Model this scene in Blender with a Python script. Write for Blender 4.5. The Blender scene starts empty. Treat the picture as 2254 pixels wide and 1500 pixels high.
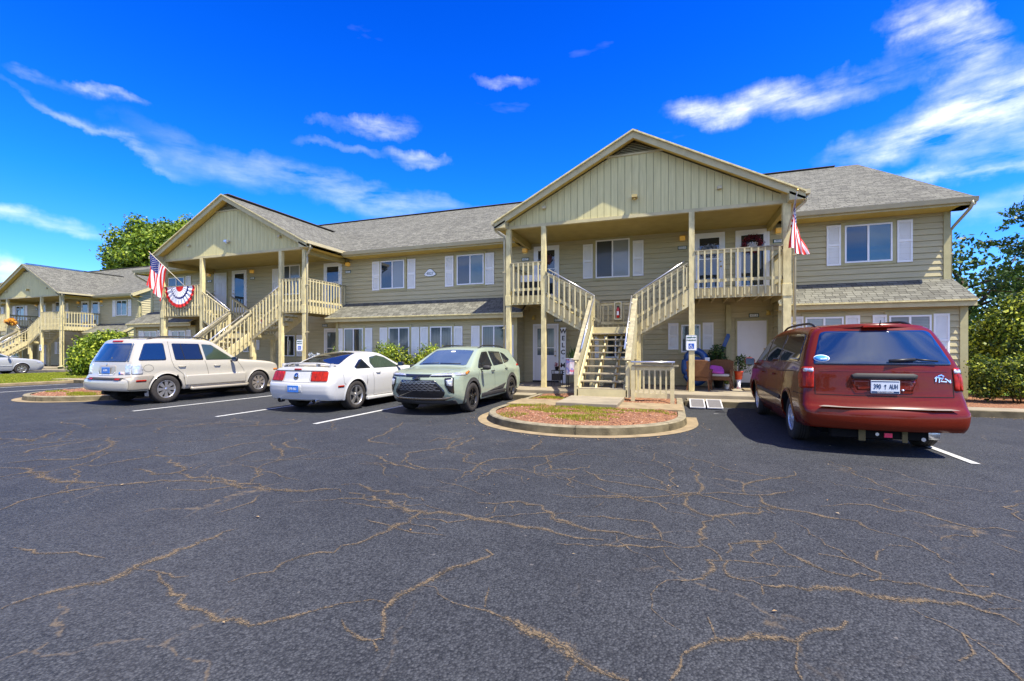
import bpy, bmesh, math, random
import numpy as np
from mathutils import Vector, Matrix
from mathutils.bvhtree import BVHTree
from mathutils.geometry import delaunay_2d_cdt
sc = bpy.context.scene
C = sc.collection
R = math.radians
random.seed(7)
# ------------------------------------------------------------------ camera
cd = bpy.data.cameras.new('camera'); cam = bpy.data.objects.new('camera', cd); C.objects.link(cam)
cam.location = (0, 0, 1.45); cam.rotation_euler = (R(90), 0, R(19.44))
cd.sensor_width = 36; cd.lens = 15.97; cd.shift_y = .0102; cd.clip_end = 3000; cd.clip_start = .05
sc.camera = cam
# ------------------------------------------------------------------ light and exposure
SUNV = Vector((.49, -.205, 1)).normalized()
sl = bpy.data.lights.new('sun', 'SUN'); sl.energy = 4.3; sl.angle = R(.5); sl.color = (1, .93, .78)
sun = bpy.data.objects.new('sun', sl); C.objects.link(sun)
sun.rotation_euler = SUNV.to_track_quat('Z', 'Y').to_euler()
sc.view_settings.view_transform = 'Standard'; sc.view_settings.look = 'None'
sc.view_settings.exposure = 1.3; sc.view_settings.gamma = 1
CLOUDS=[(-0.3563,0.5499,-0.047,0.0749,0.0117,0.6),(-0.6326,0.4488,0.129,0.0899,0.0171,0.8),(-0.5338,0.4042,-0.063,0.0725,0.0143,0.65),(-1.0868,0.3404,-0.214,0.1213,0.0069,0.42),(-1.0122,0.33,-0.185,0.0939,0.0103,0.2),(-0.7925,0.3236,-0.163,0.2904,0.0353,0.38),(-0.5625,0.314,-0.133,0.2545,0.0252,0.4),(-1.1476,0.1864,0.06,0.0882,0.0147,0.8),(-1.1663,0.3905,0.037,0.0417,0.0084,0.4),(-1.0649,0.4018,0.152,0.0347,0.0076,0.55),(0.0609,0.4526,-0.057,0.0693,0.0196,0.9),(0.1811,0.4509,-0.034,0.1284,0.0246,0.75),(0.4273,0.4455,-0.939,0.071,0.0381,1.0),(0.4061,0.5054,-0.381,0.0339,0.0428,0.5),(0.4476,0.3537,0.015,0.0989,0.0337,1.1),(0.3553,0.3452,0.025,0.1177,0.0211,0.6),(0.4575,0.2662,-0.201,0.1063,0.009,0.7),(0.4813,0.2933,-0.298,0.0636,0.0362,0.5),(-1.1843,0.1078,0.118,0.0322,0.0196,0.8),(0.4767,0.2047,-0.216,0.0711,0.0258,0.4),(0.2531,0.4505,-0.11,0.0955,0.0273,0.4),(-0.691,0.3981,-0.043,0.0803,0.0098,0.3)]
def make_world():
    w = bpy.data.worlds.new('World'); sc.world = w; w.use_nodes = True
    nt = w.node_tree; N = nt.nodes; L = nt.links; N.clear()
    out = N.new('ShaderNodeOutputWorld'); bg = N.new('ShaderNodeBackground'); bg.inputs['Strength'].default_value = .15
    L.new(bg.outputs[0], out.inputs[0])
    sky = N.new('ShaderNodeTexSky'); sky.sky_type = 'NISHITA'; sky.sun_disc = False
    sky.sun_elevation = math.asin(SUNV.z); sky.sun_rotation = math.atan2(SUNV.x, SUNV.y)
    sky.air_density = 1.0; sky.dust_density = .25; sky.ozone_density = 3.0; sky.altitude = 200
    hs = N.new('ShaderNodeHueSaturation'); hs.inputs['Saturation'].default_value = 1.42; hs.inputs['Value'].default_value = 1.0; hs.inputs['Hue'].default_value = .512
    L.new(sky.outputs[0], hs.inputs['Color'])
    ti = N.new('ShaderNodeMix'); ti.data_type = 'RGBA'; ti.blend_type = 'MULTIPLY'; ti.inputs[0].default_value = 1; L.new(hs.outputs[0], ti.inputs[6]); ti.inputs[7].default_value = (1, 1, 1, 1)
    def M(op, a, b=None, clamp=False):
        n = N.new('ShaderNodeMath'); n.operation = op; n.use_clamp = clamp
        for i, v in enumerate((a, b)):
            if v is None: continue
            if isinstance(v, (int, float)): n.inputs[i].default_value = v
            else: L.new(v, n.inputs[i])
        return n.outputs[0]
    tc = N.new('ShaderNodeTexCoord'); sp = N.new('ShaderNodeSeparateXYZ'); L.new(tc.outputs['Generated'], sp.inputs[0])
    er = N.new('ShaderNodeValToRGB'); er.color_ramp.elements[0].position = 0; er.color_ramp.elements[0].color = (.62,.66,1.0,1)
    er.color_ramp.elements[1].position = .62; er.color_ramp.elements[1].color = (.08,.42,.86,1); k_ = er.color_ramp.elements.new(.28); k_.color = (.17,.62,.97,1)
    L.new(sp.outputs[2], er.inputs[0]); L.new(er.outputs[0], ti.inputs[7])
    az = M('ARCTAN2', sp.outputs[0], sp.outputs[1]); el = M('ARCSINE', sp.outputs[2])
    cb = N.new('ShaderNodeCombineXYZ'); L.new(az, cb.inputs[0]); L.new(el, cb.inputs[1])
    # wisp noise, warped
    nz = N.new('ShaderNodeTexNoise'); nz.inputs['Scale'].default_value = 5.5; nz.inputs['Detail'].default_value = 6; nz.inputs['Roughness'].default_value = .6
    L.new(cb.outputs[0], nz.inputs['Vector'])
    vm = N.new('ShaderNodeVectorMath'); vm.operation = 'MULTIPLY_ADD'
    L.new(nz.outputs['Color'], vm.inputs[0]); vm.inputs[1].default_value = (.30, .12, 0); L.new(cb.outputs[0], vm.inputs[2])
    sp2 = N.new('ShaderNodeSeparateXYZ'); L.new(vm.outputs[0], sp2.inputs[0])
    wa = M('SUBTRACT', sp2.outputs[0], .15); we = M('SUBTRACT', sp2.outputs[1], .06)
    mp = N.new('ShaderNodeMapping'); mp.inputs['Scale'].default_value = (7.5, 27, 1); mp.inputs['Rotation'].default_value = (0, 0, R(-7))
    L.new(cb.outputs[0], mp.inputs[0])
    n2 = N.new('ShaderNodeTexNoise'); n2.inputs['Scale'].default_value = 1; n2.inputs['Detail'].default_value = 9; n2.inputs['Roughness'].default_value = .6
    L.new(mp.outputs[0], n2.inputs['Vector'])
    tot = None
    for a0, e0, th, l, wd, k in CLOUDS:
        k *= .74
        da = M('SUBTRACT', wa, a0); de = M('SUBTRACT', we, e0); c, s = math.cos(th), math.sin(th)
        u = M('ADD', M('MULTIPLY', da, c/l), M('MULTIPLY', de, s/l))
        v = M('ADD', M('MULTIPLY', da, -s/wd), M('MULTIPLY', de, c/wd))
        q = M('ADD', M('MULTIPLY', u, u), M('MULTIPLY', v, v))
        g = M('MULTIPLY', M('EXPONENT', M('MULTIPLY', q, -1.15)), k)
        tot = g if tot is None else M('ADD', tot, g)
    w1 = M('MAXIMUM', M('ADD', M('MULTIPLY', n2.outputs[0], 2.9), -.95), 0)
    d = M('MULTIPLY', M('MAXIMUM', M('SUBTRACT', tot, .08), 0), w1, True)
    # thin veil everywhere
    n3 = N.new('ShaderNodeTexNoise'); n3.inputs['Scale'].default_value = .5; n3.inputs['Detail'].default_value = 5; L.new(mp.outputs[0], n3.inputs['Vector'])
    veil = M('MULTIPLY', M('SUBTRACT', n3.outputs[0], .66, True), .6)
    d = M('ADD', d, veil, True)
    # unseen bright cirrus, added behind the camera as white fill for the facade
    dv = Vector((.15,-.80,.58)).normalized(); dt = N.new('ShaderNodeVectorMath'); dt.operation = 'DOT_PRODUCT'; L.new(tc.outputs['Generated'], dt.inputs[0]); dt.inputs[1].default_value = dv
    fill_bank = M('EXPONENT', M('MULTIPLY', M('SUBTRACT', dt.outputs['Value'], 1), 2.6))
    zz = M('ADD', sp.outputs[2], .18); c3 = N.new('ShaderNodeCombineXYZ'); L.new(M('MULTIPLY', M('DIVIDE', sp.outputs[0], zz), .9), c3.inputs[0]); L.new(M('MULTIPLY', M('DIVIDE', sp.outputs[1], zz), 3.2), c3.inputs[1])
    n4 = N.new('ShaderNodeTexNoise'); n4.inputs['Scale'].default_value = 1.1; n4.inputs['Detail'].default_value = 8; n4.inputs['Distortion'].default_value = .6; L.new(c3.outputs[0], n4.inputs['Vector'])
    fill_bank = M('MULTIPLY', fill_bank, M('MAXIMUM', M('ADD', M('MULTIPLY', n4.outputs[0], 4.5), -1.75), 0), True)
    d = M('ADD', d, M('MULTIPLY', fill_bank, M('LESS_THAN', sp.outputs[1], 0)), True)
    mx = N.new('ShaderNodeMix'); mx.data_type = 'RGBA'; L.new(d, mx.inputs[0]); L.new(ti.outputs[2], mx.inputs[6])
    mx.inputs[7].default_value = (5.0, 5.0, 5.2, 1)
    L.new(mx.outputs[2], bg.inputs['Color'])
make_world()
# ------------------------------------------------------------------ mesh helpers
class MB:
    def __init__(s): s.v = []; s.f = []; s.m = []; s.uv = []; s.sm = []
    def face(s, pts, mi=0, uv=None, smooth=False):
        n = len(s.v); s.v += [tuple(p) for p in pts]; s.f.append(tuple(range(n, n+len(pts)))); s.m.append(mi)
        s.uv.append(uv); s.sm.append(smooth)
    def raw(s, vs, fs, mi=0, smooth=False):
        n = len(s.v); s.v += [tuple(p) for p in vs]
        for f in fs: s.f.append(tuple(i+n for i in f)); s.m.append(mi); s.uv.append(None); s.sm.append(smooth)
    def box(s, x0, x1, y0, y1, z0, z1, mi=0):
        if x0 > x1: x0, x1 = x1, x0
        if y0 > y1: y0, y1 = y1, y0
        if z0 > z1: z0, z1 = z1, z0
        s.raw([(x0,y0,z0),(x1,y0,z0),(x1,y1,z0),(x0,y1,z0),(x0,y0,z1),(x1,y0,z1),(x1,y1,z1),(x0,y1,z1)],
              [(0,3,2,1),(4,5,6,7),(0,1,5,4),(1,2,6,5),(2,3,7,6),(3,0,4,7)], mi)
    def prism(s, poly, ax, a0, a1, mi=0):
        # poly: 2-D points; ax = axis of extrusion
        def P(p, a): return {'x':(a,p[0],p[1]),'y':(p[0],a,p[1]),'z':(p[0],p[1],a)}[ax]
        n = len(poly); vs = [P(p,a0) for p in poly]+[P(p,a1) for p in poly]
        fs = [tuple(range(n))[::-1], tuple(range(n,2*n))]+[(i,(i+1)%n,n+(i+1)%n,n+i) for i in range(n)]
        s.raw(vs, fs, mi)
    def bar(s, p, q, w, h, mi=0, up=(0,0,1)):
        p, q = Vector(p), Vector(q); d = (q-p).normalized(); u = Vector(up)
        if abs(d.dot(u)) > .99: u = Vector((0,1,0))
        a = d.cross(u).normalized()*w/2; b = a.cross(d).normalized()*h/2
        vs = [p-a-b,p+a-b,p+a+b,p-a+b,q-a-b,q+a-b,q+a+b,q-a+b]
        s.raw(vs, [(0,3,2,1),(4,5,6,7),(0,1,5,4),(1,2,6,5),(2,3,7,6),(3,0,4,7)], mi)
    def tube(s, pts, r, n=8, mi=0, r1=None, cap=True):
        pts = [Vector(p) for p in pts]; vs = []; k = len(pts)
        up = Vector((0,0,1))
        for i, p in enumerate(pts):
            d = (pts[min(i+1,k-1)]-pts[max(i-1,0)]).normalized()
            u = up if abs(d.dot(up)) < .95 else Vector((0,1,0))
            a = d.cross(u).normalized(); b = a.cross(d).normalized()
            rr = r if r1 is None else r+(r1-r)*i/(k-1)
            vs += [p+(a*math.cos(2*math.pi*j/n)+b*math.sin(2*math.pi*j/n))*rr for j in range(n)]
        fs = [(i*n+j, i*n+(j+1)%n, (i+1)*n+(j+1)%n, (i+1)*n+j) for i in range(k-1) for j in range(n)]
        if cap: fs += [tuple(range(n))[::-1], tuple(range((k-1)*n, k*n))]
        s.raw(vs, fs, mi, True)
    def lathe(s, prof, c, n=24, ax='z', mi=0, smooth=True):
        vs = []; 
        for r, h in prof:
            for j in range(n):
                t = 2*math.pi*j/n; a, b = r*math.cos(t), r*math.sin(t)
                vs.append({'z':(c[0]+a,c[1]+b,c[2]+h),'x':(c[0]+h,c[1]+a,c[2]+b),'y':(c[0]+a,c[1]+h,c[2]+b)}[ax])
        fs = [(i*n+j, i*n+(j+1)%n, (i+1)*n+(j+1)%n, (i+1)*n+j) for i in range(len(prof)-1) for j in range(n)]
        s.raw(vs, fs, mi, smooth)
    def ball(s, c, rx, ry, rz, n=12, m=8, mi=0):
        vs = []; fs = []
        for i in range(m+1):
            p = math.pi*i/m
            for j in range(n):
                t = 2*math.pi*j/n
                vs.append((c[0]+rx*math.sin(p)*math.cos(t), c[1]+ry*math.sin(p)*math.sin(t), c[2]+rz*math.cos(p)))
        for i in range(m):
            for j in range(n): fs.append((i*n+j, (i+1)*n+j, (i+1)*n+(j+1)%n, i*n+(j+1)%n))
        s.raw(vs, fs, mi, True)
    def mesh(s, name, mats, merge=False, recalc=True, xf=None):
        me = bpy.data.meshes.new(name)
        vs = [xf(*p) for p in s.v] if xf else s.v
        me.from_pydata(vs, [], s.f)
        if not isinstance(mats, (list, tuple)): mats = [mats]
        for m in mats: me.materials.append(m)
        me.polygons.foreach_set('material_index', s.m)
        me.polygons.foreach_set('use_smooth', s.sm)
        if any(u is not None for u in s.uv):
            ul = me.uv_layers.new(name='UVMap'); k = 0
            for f, u in zip(s.f, s.uv):
                for j in range(len(f)):
                    if u is not None: ul.data[k].uv = u[j]
                    k += 1
        if merge or recalc:
            bm = bmesh.new(); bm.from_mesh(me)
            if merge: bmesh.ops.remove_doubles(bm, verts=bm.verts, dist=1e-4)
            if recalc: bmesh.ops.recalc_face_normals(bm, faces=bm.faces)
            bm.to_mesh(me); bm.free()
        me.update()
        return me
    def build(s, name, mats, parent=None, bevel=0, xf=None, **kw):
        o = bpy.data.objects.new(name, s.mesh(name, mats, xf=xf, **kw)); C.objects.link(o)
        if parent is not None: o.parent = parent
        if bevel:
            b = o.modifiers.new('bevel', 'BEVEL'); b.width = bevel; b.segments = 2; b.limit_method = 'ANGLE'; b.angle_limit = R(40)
        return o
def tag(o, label=None, cat=None, group=None, kind=None):
    if label: o['label'] = label
    if cat: o['category'] = cat
    if group: o['group'] = group
    if kind: o['kind'] = kind
    return o
def empty(name, loc, rz=0, label=None, cat=None, group=None):
    o = bpy.data.objects.new(name, None); C.objects.link(o); o.location = loc; o.rotation_euler = (0,0,rz)
    o.empty_display_size = .2
    return tag(o, label, cat, group)
def text(name, s, size, mat, parent, loc, rot, ext=.002, spacing=1.0, align='CENTER', sx=1, bold=0):
    cu = bpy.data.curves.new(name, 'FONT'); cu.body = s; cu.size = size; cu.extrude = ext
    cu.offset = bold; cu.align_x = align; cu.align_y = 'CENTER'; cu.space_line = spacing
    t = bpy.data.objects.new('tmp', cu); me = bpy.data.meshes.new_from_object(t)
    bpy.data.objects.remove(t); me.name = name; me.materials.clear(); me.materials.append(mat)
    o = bpy.data.objects.new(name, me); C.objects.link(o); o.location = loc; o.rotation_euler = rot; o.scale = (sx,1,1)
    if parent is not None: o.parent = parent
    return o
# ------------------------------------------------------------------ materials
def nodes(name):
    m = bpy.data.materials.new(name); m.use_nodes = True; nt = m.node_tree
    return m, nt, nt.nodes, nt.links, nt.nodes['Principled BSDF']
def mat(name, col, rough=.6, metal=0, var=.12, scale=3, bump=0, bscale=60, coat=0, spec=None, stretch=None, emit=0, aniso=None, vcol=None):
    m, nt, N, L, b = nodes(name)
    b.inputs['Roughness'].default_value = rough; b.inputs['Metallic'].default_value = metal
    b.inputs['Coat Weight'].default_value = coat; b.inputs['Coat Roughness'].default_value = .03
    b.inputs['Specular IOR Level'].default_value = spec if spec is not None else (.12 if rough >= .5 and not metal else .4)
    if emit: b.inputs['Emission Color'].default_value = (*col, 1); b.inputs['Emission Strength'].default_value = emit
    tc = N.new('ShaderNodeTexCoord'); mp = N.new('ShaderNodeMapping'); L.new(tc.outputs['Object'], mp.inputs[0])
    if stretch: mp.inputs['Scale'].default_value = stretch
    n = N.new('ShaderNodeTexNoise'); n.inputs['Scale'].default_value = scale; n.inputs['Detail'].default_value = 6
    L.new(mp.outputs[0], n.inputs['Vector'])
    cr = N.new('ShaderNodeValToRGB'); cr.color_ramp.elements[0].position = .3; cr.color_ramp.elements[1].position = .7
    c2 = vcol or [c*(1+var) for c in col]; c1 = [c*(1-var) for c in col]
    cr.color_ramp.elements[0].color = (*c1, 1); cr.color_ramp.elements[1].color = (*c2, 1)
    L.new(n.outputs[0], cr.inputs[0]); L.new(cr.outputs[0], b.inputs['Base Color'])
    if bump:
        nb = N.new('ShaderNodeTexNoise'); nb.inputs['Scale'].default_value = bscale; nb.inputs['Detail'].default_value = 4
        L.new(mp.outputs[0], nb.inputs['Vector'])
        bp = N.new('ShaderNodeBump'); bp.inputs['Strength'].default_value = bump; bp.inputs['Distance'].default_value = .01
        L.new(nb.outputs[0], bp.inputs['Height']); L.new(bp.outputs[0], b.inputs['Normal'])
    return m
SID = mat('siding_paint', (.475,.415,.24), .62, var=.09, scale=1.2, bump=.25, bscale=40, stretch=(1,1,14))
TRIM = mat('trim_paint', (.52,.45,.245), .6, var=.1, scale=4, bump=.2, bscale=50)
TRIMW = mat('trim_paint_weathered', (.62,.53,.27), .65, var=.22, scale=9, bump=.4, bscale=40, stretch=(1,1,.4))
RAIL = mat('railing_paint', (.55,.48,.27), .6, var=.12, scale=6, bump=.2, bscale=60)
RTOP = mat('railing_top_darkened', (.30,.265,.17), .7, var=.25, scale=9, bump=.3)  # darker copy of the railing paint, offsets full sun on the top faces
CASE = mat('casing_paint', (.42,.38,.20), .6, var=.1, scale=4)
BOARD = mat('gable_board_paint', (.60,.54,.265), .62, var=.1, scale=3, bump=.3, bscale=40, stretch=(6,6,.5))
BACK = mat('dark_backing', (.06,.055,.035), .9, var=.1)
WHITE = mat('white_vinyl', (.82,.82,.80), .45, var=.03)
SHUT = mat('shutter_white', (.82,.81,.76), .5, var=.04)
DOORW = mat('door_white', (.70,.68,.64), .45, var=.03)
GUT = mat('gutter_metal', (.48,.42,.25), .4, var=.06)
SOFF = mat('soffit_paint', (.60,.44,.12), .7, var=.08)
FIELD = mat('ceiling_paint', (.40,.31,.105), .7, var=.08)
STEEL = mat('galvanised_pipe', (.62,.62,.64), .3, metal=.8, var=.1)
BRASS = mat('brass', (.6,.42,.14), .3, metal=1)
BLK = mat('black_plastic', (.015,.015,.017), .45, var=.2)
BLKG = mat('black_gloss', (.01,.01,.012), .12, coat=.6, var=.1)
CONC = mat('concrete', (.25,.215,.155), .85, var=.18, scale=2.2, bump=.4, bscale=70)
CONCD = mat('kerb_concrete', (.12,.10,.06), .9, var=.45, scale=3.5, bump=.6, bscale=50)
CREAM = mat('cream_concrete', (.24,.185,.11), .88, var=.22, scale=4, bump=.4, bscale=60)
AMBER = mat('amber_glass', (.75,.42,.07), .3, var=.1, emit=.08)
def glassm(name, col, stripes=None, rough=.04, col2=None, spec=.9):
    m, nt, N, L, b = nodes(name)
    b.inputs['Roughness'].default_value = rough; b.inputs['Specular IOR Level'].default_value = spec
    b.inputs['Coat Weight'].default_value = .25; b.inputs['Coat Roughness'].default_value = .02
    tc = N.new('ShaderNodeTexCoord')
    cr = N.new('ShaderNodeValToRGB'); col2 = col2 or [c*.55 for c in col]
    cr.color_ramp.elements[0].color = (*col2, 1); cr.color_ramp.elements[1].color = (*col, 1)
    if stripes:
        w = N.new('ShaderNodeTexWave'); w.bands_direction = stripes[0]; w.inputs['Scale'].default_value = stripes[1]; w.inputs['Distortion'].default_value = .15
        L.new(tc.outputs['Object'], w.inputs['Vector']); L.new(w.outputs[0], cr.inputs[0])
    else:
        n = N.new('ShaderNodeTexNoise'); n.inputs['Scale'].default_value = 1.6; n.inputs['Detail'].default_value = 3
        L.new(tc.outputs['Object'], n.inputs['Vector']); L.new(n.outputs[0], cr.inputs[0])
    L.new(cr.outputs[0], b.inputs['Base Color'])
    return m
GDARK = glassm('window_glass_dark', (.02,.035,.045))
GBLIND = glassm('window_glass_blinds', (.30,.33,.32), ('Z', 7.5), .08, (.20,.22,.22), .5)
GDRAPE = glassm('window_glass_drapes', (.12,.15,.16), ('X', 4.5), .06, (.06,.08,.09), .6)
GSCREEN = glassm('window_screen', (.055,.06,.055), None, .25, (.04,.045,.04), .4)
GREFL = glassm('window_glass_reflecting', (.10,.17,.16), None, .03, (.02,.05,.045), 1)
def shingles():
    m, nt, N, L, b = nodes('roof_shingles'); b.inputs['Roughness'].default_value = .92; b.inputs['Specular IOR Level'].default_value = .1
    uv = N.new('ShaderNodeTexCoord')
    br = N.new('ShaderNodeTexBrick'); L.new(uv.outputs['UV'], br.inputs['Vector'])
    br.inputs['Scale'].default_value = 1; br.inputs['Brick Width'].default_value = .26; br.inputs['Row Height'].default_value = .145
    br.inputs['Mortar Size'].default_value = .008; br.inputs['Mortar Smooth'].default_value = .3; br.inputs['Bias'].default_value = -.1; br.offset = .37; br.offset_frequency = 2; br.squash = .7; br.squash_frequency = 3
    br.inputs['Color1'].default_value = (.180,.177,.146,1); br.inputs['Color2'].default_value = (.097,.095,.080,1); br.inputs['Mortar'].default_value = (.04,.038,.03,1)
    n = N.new('ShaderNodeTexNoise'); n.inputs['Scale'].default_value = .35; n.inputs['Detail'].default_value = 8; L.new(uv.outputs['UV'], n.inputs['Vector'])
    n2 = N.new('ShaderNodeTexNoise'); n2.inputs['Scale'].default_value = 90; n2.inputs['Detail'].default_value = 2; L.new(uv.outputs['UV'], n2.inputs['Vector'])
    mx = N.new('ShaderNodeMix'); mx.data_type = 'RGBA'; mx.blend_type = 'MULTIPLY'; mx.inputs[0].default_value = .5
    L.new(br.outputs['Color'], mx.inputs[6]); cr = N.new('ShaderNodeValToRGB'); cr.color_ramp.elements[0].color = (.55,.55,.55,1); cr.color_ramp.elements[1].color = (1.3,1.3,1.3,1)
    L.new(n.outputs[0], cr.inputs[0]); L.new(cr.outputs[0], mx.inputs[7])
    mx2 = N.new('ShaderNodeMix'); mx2.data_type = 'RGBA'; mx2.blend_type = 'MULTIPLY'; mx2.inputs[0].default_value = .45
    cr2 = N.new('ShaderNodeValToRGB'); cr2.color_ramp.elements[0].position = .35; cr2.color_ramp.elements[1].position = .65
    cr2.color_ramp.elements[0].color = (.5,.5,.5,1); cr2.color_ramp.elements[1].color = (1.35,1.35,1.35,1); L.new(n2.outputs[0], cr2.inputs[0])
    L.new(mx.outputs[2], mx2.inputs[6]); L.new(cr2.outputs[0], mx2.inputs[7]); L.new(mx2.outputs[2], b.inputs['Base Color'])
    bp = N.new('ShaderNodeBump'); bp.inputs['Strength'].default_value = .7; bp.inputs['Distance'].default_value = .02; bp.invert = True
    L.new(br.outputs['Fac'], bp.inputs['Height']); L.new(bp.outputs[0], b.inputs['Normal'])
    return m
SHING = shingles()
def asphalt():
    m, nt, N, L, b = nodes('asphalt')
    tc = N.new('ShaderNodeTexCoord')
    def noise(s, d=4, r=.5):
        n = N.new('ShaderNodeTexNoise'); n.inputs['Scale'].default_value = s; n.inputs['Detail'].default_value = d; n.inputs['Roughness'].default_value = r
        L.new(tc.outputs['Object'], n.inputs['Vector']); return n.outputs[0]
    def ramp(x, p0, c0, p1, c1):
        r = N.new('ShaderNodeValToRGB'); r.color_ramp.elements[0].position = p0; r.color_ramp.elements[1].position = p1
        r.color_ramp.elements[0].color = (*c0,1); r.color_ramp.elements[1].color = (*c1,1); L.new(x, r.inputs[0]); return r.outputs[0]
    def mul(a, b_, f=1, t='MULTIPLY'):
        x = N.new('ShaderNodeMix'); x.data_type = 'RGBA'; x.blend_type = t
        if isinstance(f, (int,float)): x.inputs[0].default_value = f
        else: L.new(f, x.inputs[0])
        for i, v in ((6,a),(7,b_)):
            if isinstance(v, tuple): x.inputs[i].default_value = (*v,1)
            else: L.new(v, x.inputs[i])
        return x.outputs[2]
    vo = N.new('ShaderNodeTexVoronoi'); vo.inputs['Scale'].default_value = 80; vo.inputs['Randomness'].default_value = 1; L.new(tc.outputs['Object'], vo.inputs['Vector'])
    stone = ramp(vo.outputs['Color'], .05, (.020,.0225,.026), .97, (.072,.076,.081))
    gap = ramp(vo.outputs['Distance'], .2, (1,1,1), .75, (.5,.5,.52))
    c = mul(stone, gap, .9)
    big = ramp(noise(.35, 6, .6), .3, (.80,.81,.84), .7, (1.18,1.17,1.15)); c = mul(c, big)
    mid = ramp(noise(2.5, 8, .65), .25, (.78,.78,.8), .75, (1.2,1.2,1.2)); c = mul(c, mid)
    # pale dust lanes
    c = mul(c, (.075,.072,.072), ramp(noise(.22, 9, .7), .52, (0,0,0), .78, (.32,.32,.32)), 'MIX')
    # bright chips
    v2 = N.new('ShaderNodeTexVoronoi'); v2.inputs['Scale'].default_value = 60; L.new(tc.outputs['Object'], v2.inputs['Vector'])
    chip = ramp(v2.outputs['Color'], .955, (0,0,0), .975, (.6,.6,.6)); c = mul(c, (.15,.14,.13), chip, 'MIX')
    # hairline crack web
    wn = N.new('ShaderNodeTexNoise'); wn.inputs['Scale'].default_value = 1.3; wn.inputs['Detail'].default_value = 6; L.new(tc.outputs['Object'], wn.inputs['Vector'])
    vm = N.new('ShaderNodeVectorMath'); vm.operation = 'MULTIPLY_ADD'; vm.inputs[1].default_value = (1.1,1.1,0); L.new(wn.outputs['Color'], vm.inputs[0]); L.new(tc.outputs['Object'], vm.inputs[2])
    v3 = N.new('ShaderNodeTexVoronoi'); v3.feature = 'DISTANCE_TO_EDGE'; v3.inputs['Scale'].default_value = .8; L.new(vm.outputs[0], v3.inputs['Vector'])
    line = ramp(v3.outputs['Distance'], .003, (1,1,1), .014, (0,0,0)); msk = ramp(noise(.5, 3), .50, (0,0,0), .62, (1,1,1))
    lm = mul(line, msk); fine = ramp(noise(14, 3), .42, (0,0,0), .55, (.75,.75,.75)); lm = mul(lm, fine)
    c = mul(c, (.12,.092,.06), lm, 'MIX')
    L.new(c, b.inputs['Base Color']); b.inputs['Roughness'].default_value = .72
    b.inputs['Specular IOR Level'].default_value = .2
    b1 = N.new('ShaderNodeBump'); b1.inputs['Strength'].default_value = 1; b1.inputs['Distance'].default_value = .005; b1.invert = True
    L.new(vo.outputs['Distance'], b1.inputs['Height']); L.new(b1.outputs[0], b.inputs['Normal'])
    return m
ASPH = asphalt()
def crackmat():
    m, nt, N, L, b = nodes('crack_sand'); uv = N.new('ShaderNodeTexCoord')
    sp = N.new('ShaderNodeSeparateXYZ'); L.new(uv.outputs['UV'], sp.inputs[0])
    def M(op, a, b_=None, c=False):
        n = N.new('ShaderNodeMath'); n.operation = op; n.use_clamp = c
        for i, v in enumerate((a, b_)):
            if v is None: continue
            if isinstance(v, (int, float)): n.inputs[i].default_value = v
            else: L.new(v, n.inputs[i])
        return n.outputs[0]
    n = N.new('ShaderNodeTexNoise'); n.inputs['Scale'].default_value = 75; n.inputs['Detail'].default_value = 4; n.inputs['Roughness'].default_value = .7; L.new(uv.outputs['Object'], n.inputs['Vector'])
    n2 = N.new('ShaderNodeTexNoise'); n2.inputs['Scale'].default_value = 7; n2.inputs['Detail'].default_value = 4; L.new(uv.outputs['Object'], n2.inputs['Vector'])
    d = M('ABSOLUTE', sp.outputs[1])                      # 0 centre .. 1 edge
    # coverage: fades ragged to the edge, breaks up along the crack
    def cover(w_, nz, gain):
        a_ = M('SUBTRACT', 1.0, M('DIVIDE', d, w_)); a_ = M('ADD', a_, M('MULTIPLY', M('SUBTRACT', n.outputs[0], .5), nz)); a_ = M('ADD', a_, M('MULTIPLY', M('SUBTRACT', n2.outputs[0], .5), 1.2))
        return M('MULTIPLY', a_, gain, True)
    a = M('MAXIMUM', M('MULTIPLY', cover(.55, 5.2, 1.1), .85), M('MULTIPLY', cover(1.0, 5.0, .8), .35))
    core = M('MULTIPLY', M('LESS_THAN', M('ADD', d, M('MULTIPLY', n2.outputs[0], .6)), .37), .9)
    cr = N.new('ShaderNodeValToRGB'); cr.color_ramp.elements[0].position = .3; cr.color_ramp.elements[1].position = .7
    cr.color_ramp.elements[0].color = (.050,.036,.021,1); cr.color_ramp.elements[1].color = (.195,.140,.077,1); L.new(n.outputs[0], cr.inputs[0])
    mx = N.new('ShaderNodeMix'); mx.data_type = 'RGBA'; L.new(core, mx.inputs[0]); L.new(cr.outputs[0], mx.inputs[6]); mx.inputs[7].default_value = (.02,.018,.015,1)
    L.new(mx.outputs[2], b.inputs['Base Color']); b.inputs['Roughness'].default_value = .95
    L.new(M('MAXIMUM', a, core), b.inputs['Alpha'])
    return m
CRACK = crackmat()
def mulch():
    m, nt, N, L, b = nodes('brick_mulch'); tc = N.new('ShaderNodeTexCoord')
    v = N.new('ShaderNodeTexVoronoi'); v.inputs['Scale'].default_value = 32; L.new(tc.outputs['Object'], v.inputs['Vector'])
    cr = N.new('ShaderNodeValToRGB'); cr.color_ramp.elements[0].position = .1; cr.color_ramp.elements[1].position = .9
    cr.color_ramp.elements[0].color = (.11,.04,.018,1); cr.color_ramp.elements[1].color = (.33,.155,.07,1)
    L.new(v.outputs['Color'], cr.inputs[0]); L.new(cr.outputs[0], b.inputs['Base Color']); b.inputs['Roughness'].default_value = .95
    bp = N.new('ShaderNodeBump'); bp.inputs['Strength'].default_value = 1; bp.inputs['Distance'].default_value = .03; bp.invert = True
    L.new(v.outputs['Distance'], bp.inputs['Height']); L.new(bp.outputs[0], b.inputs['Normal'])
    return m
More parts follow.
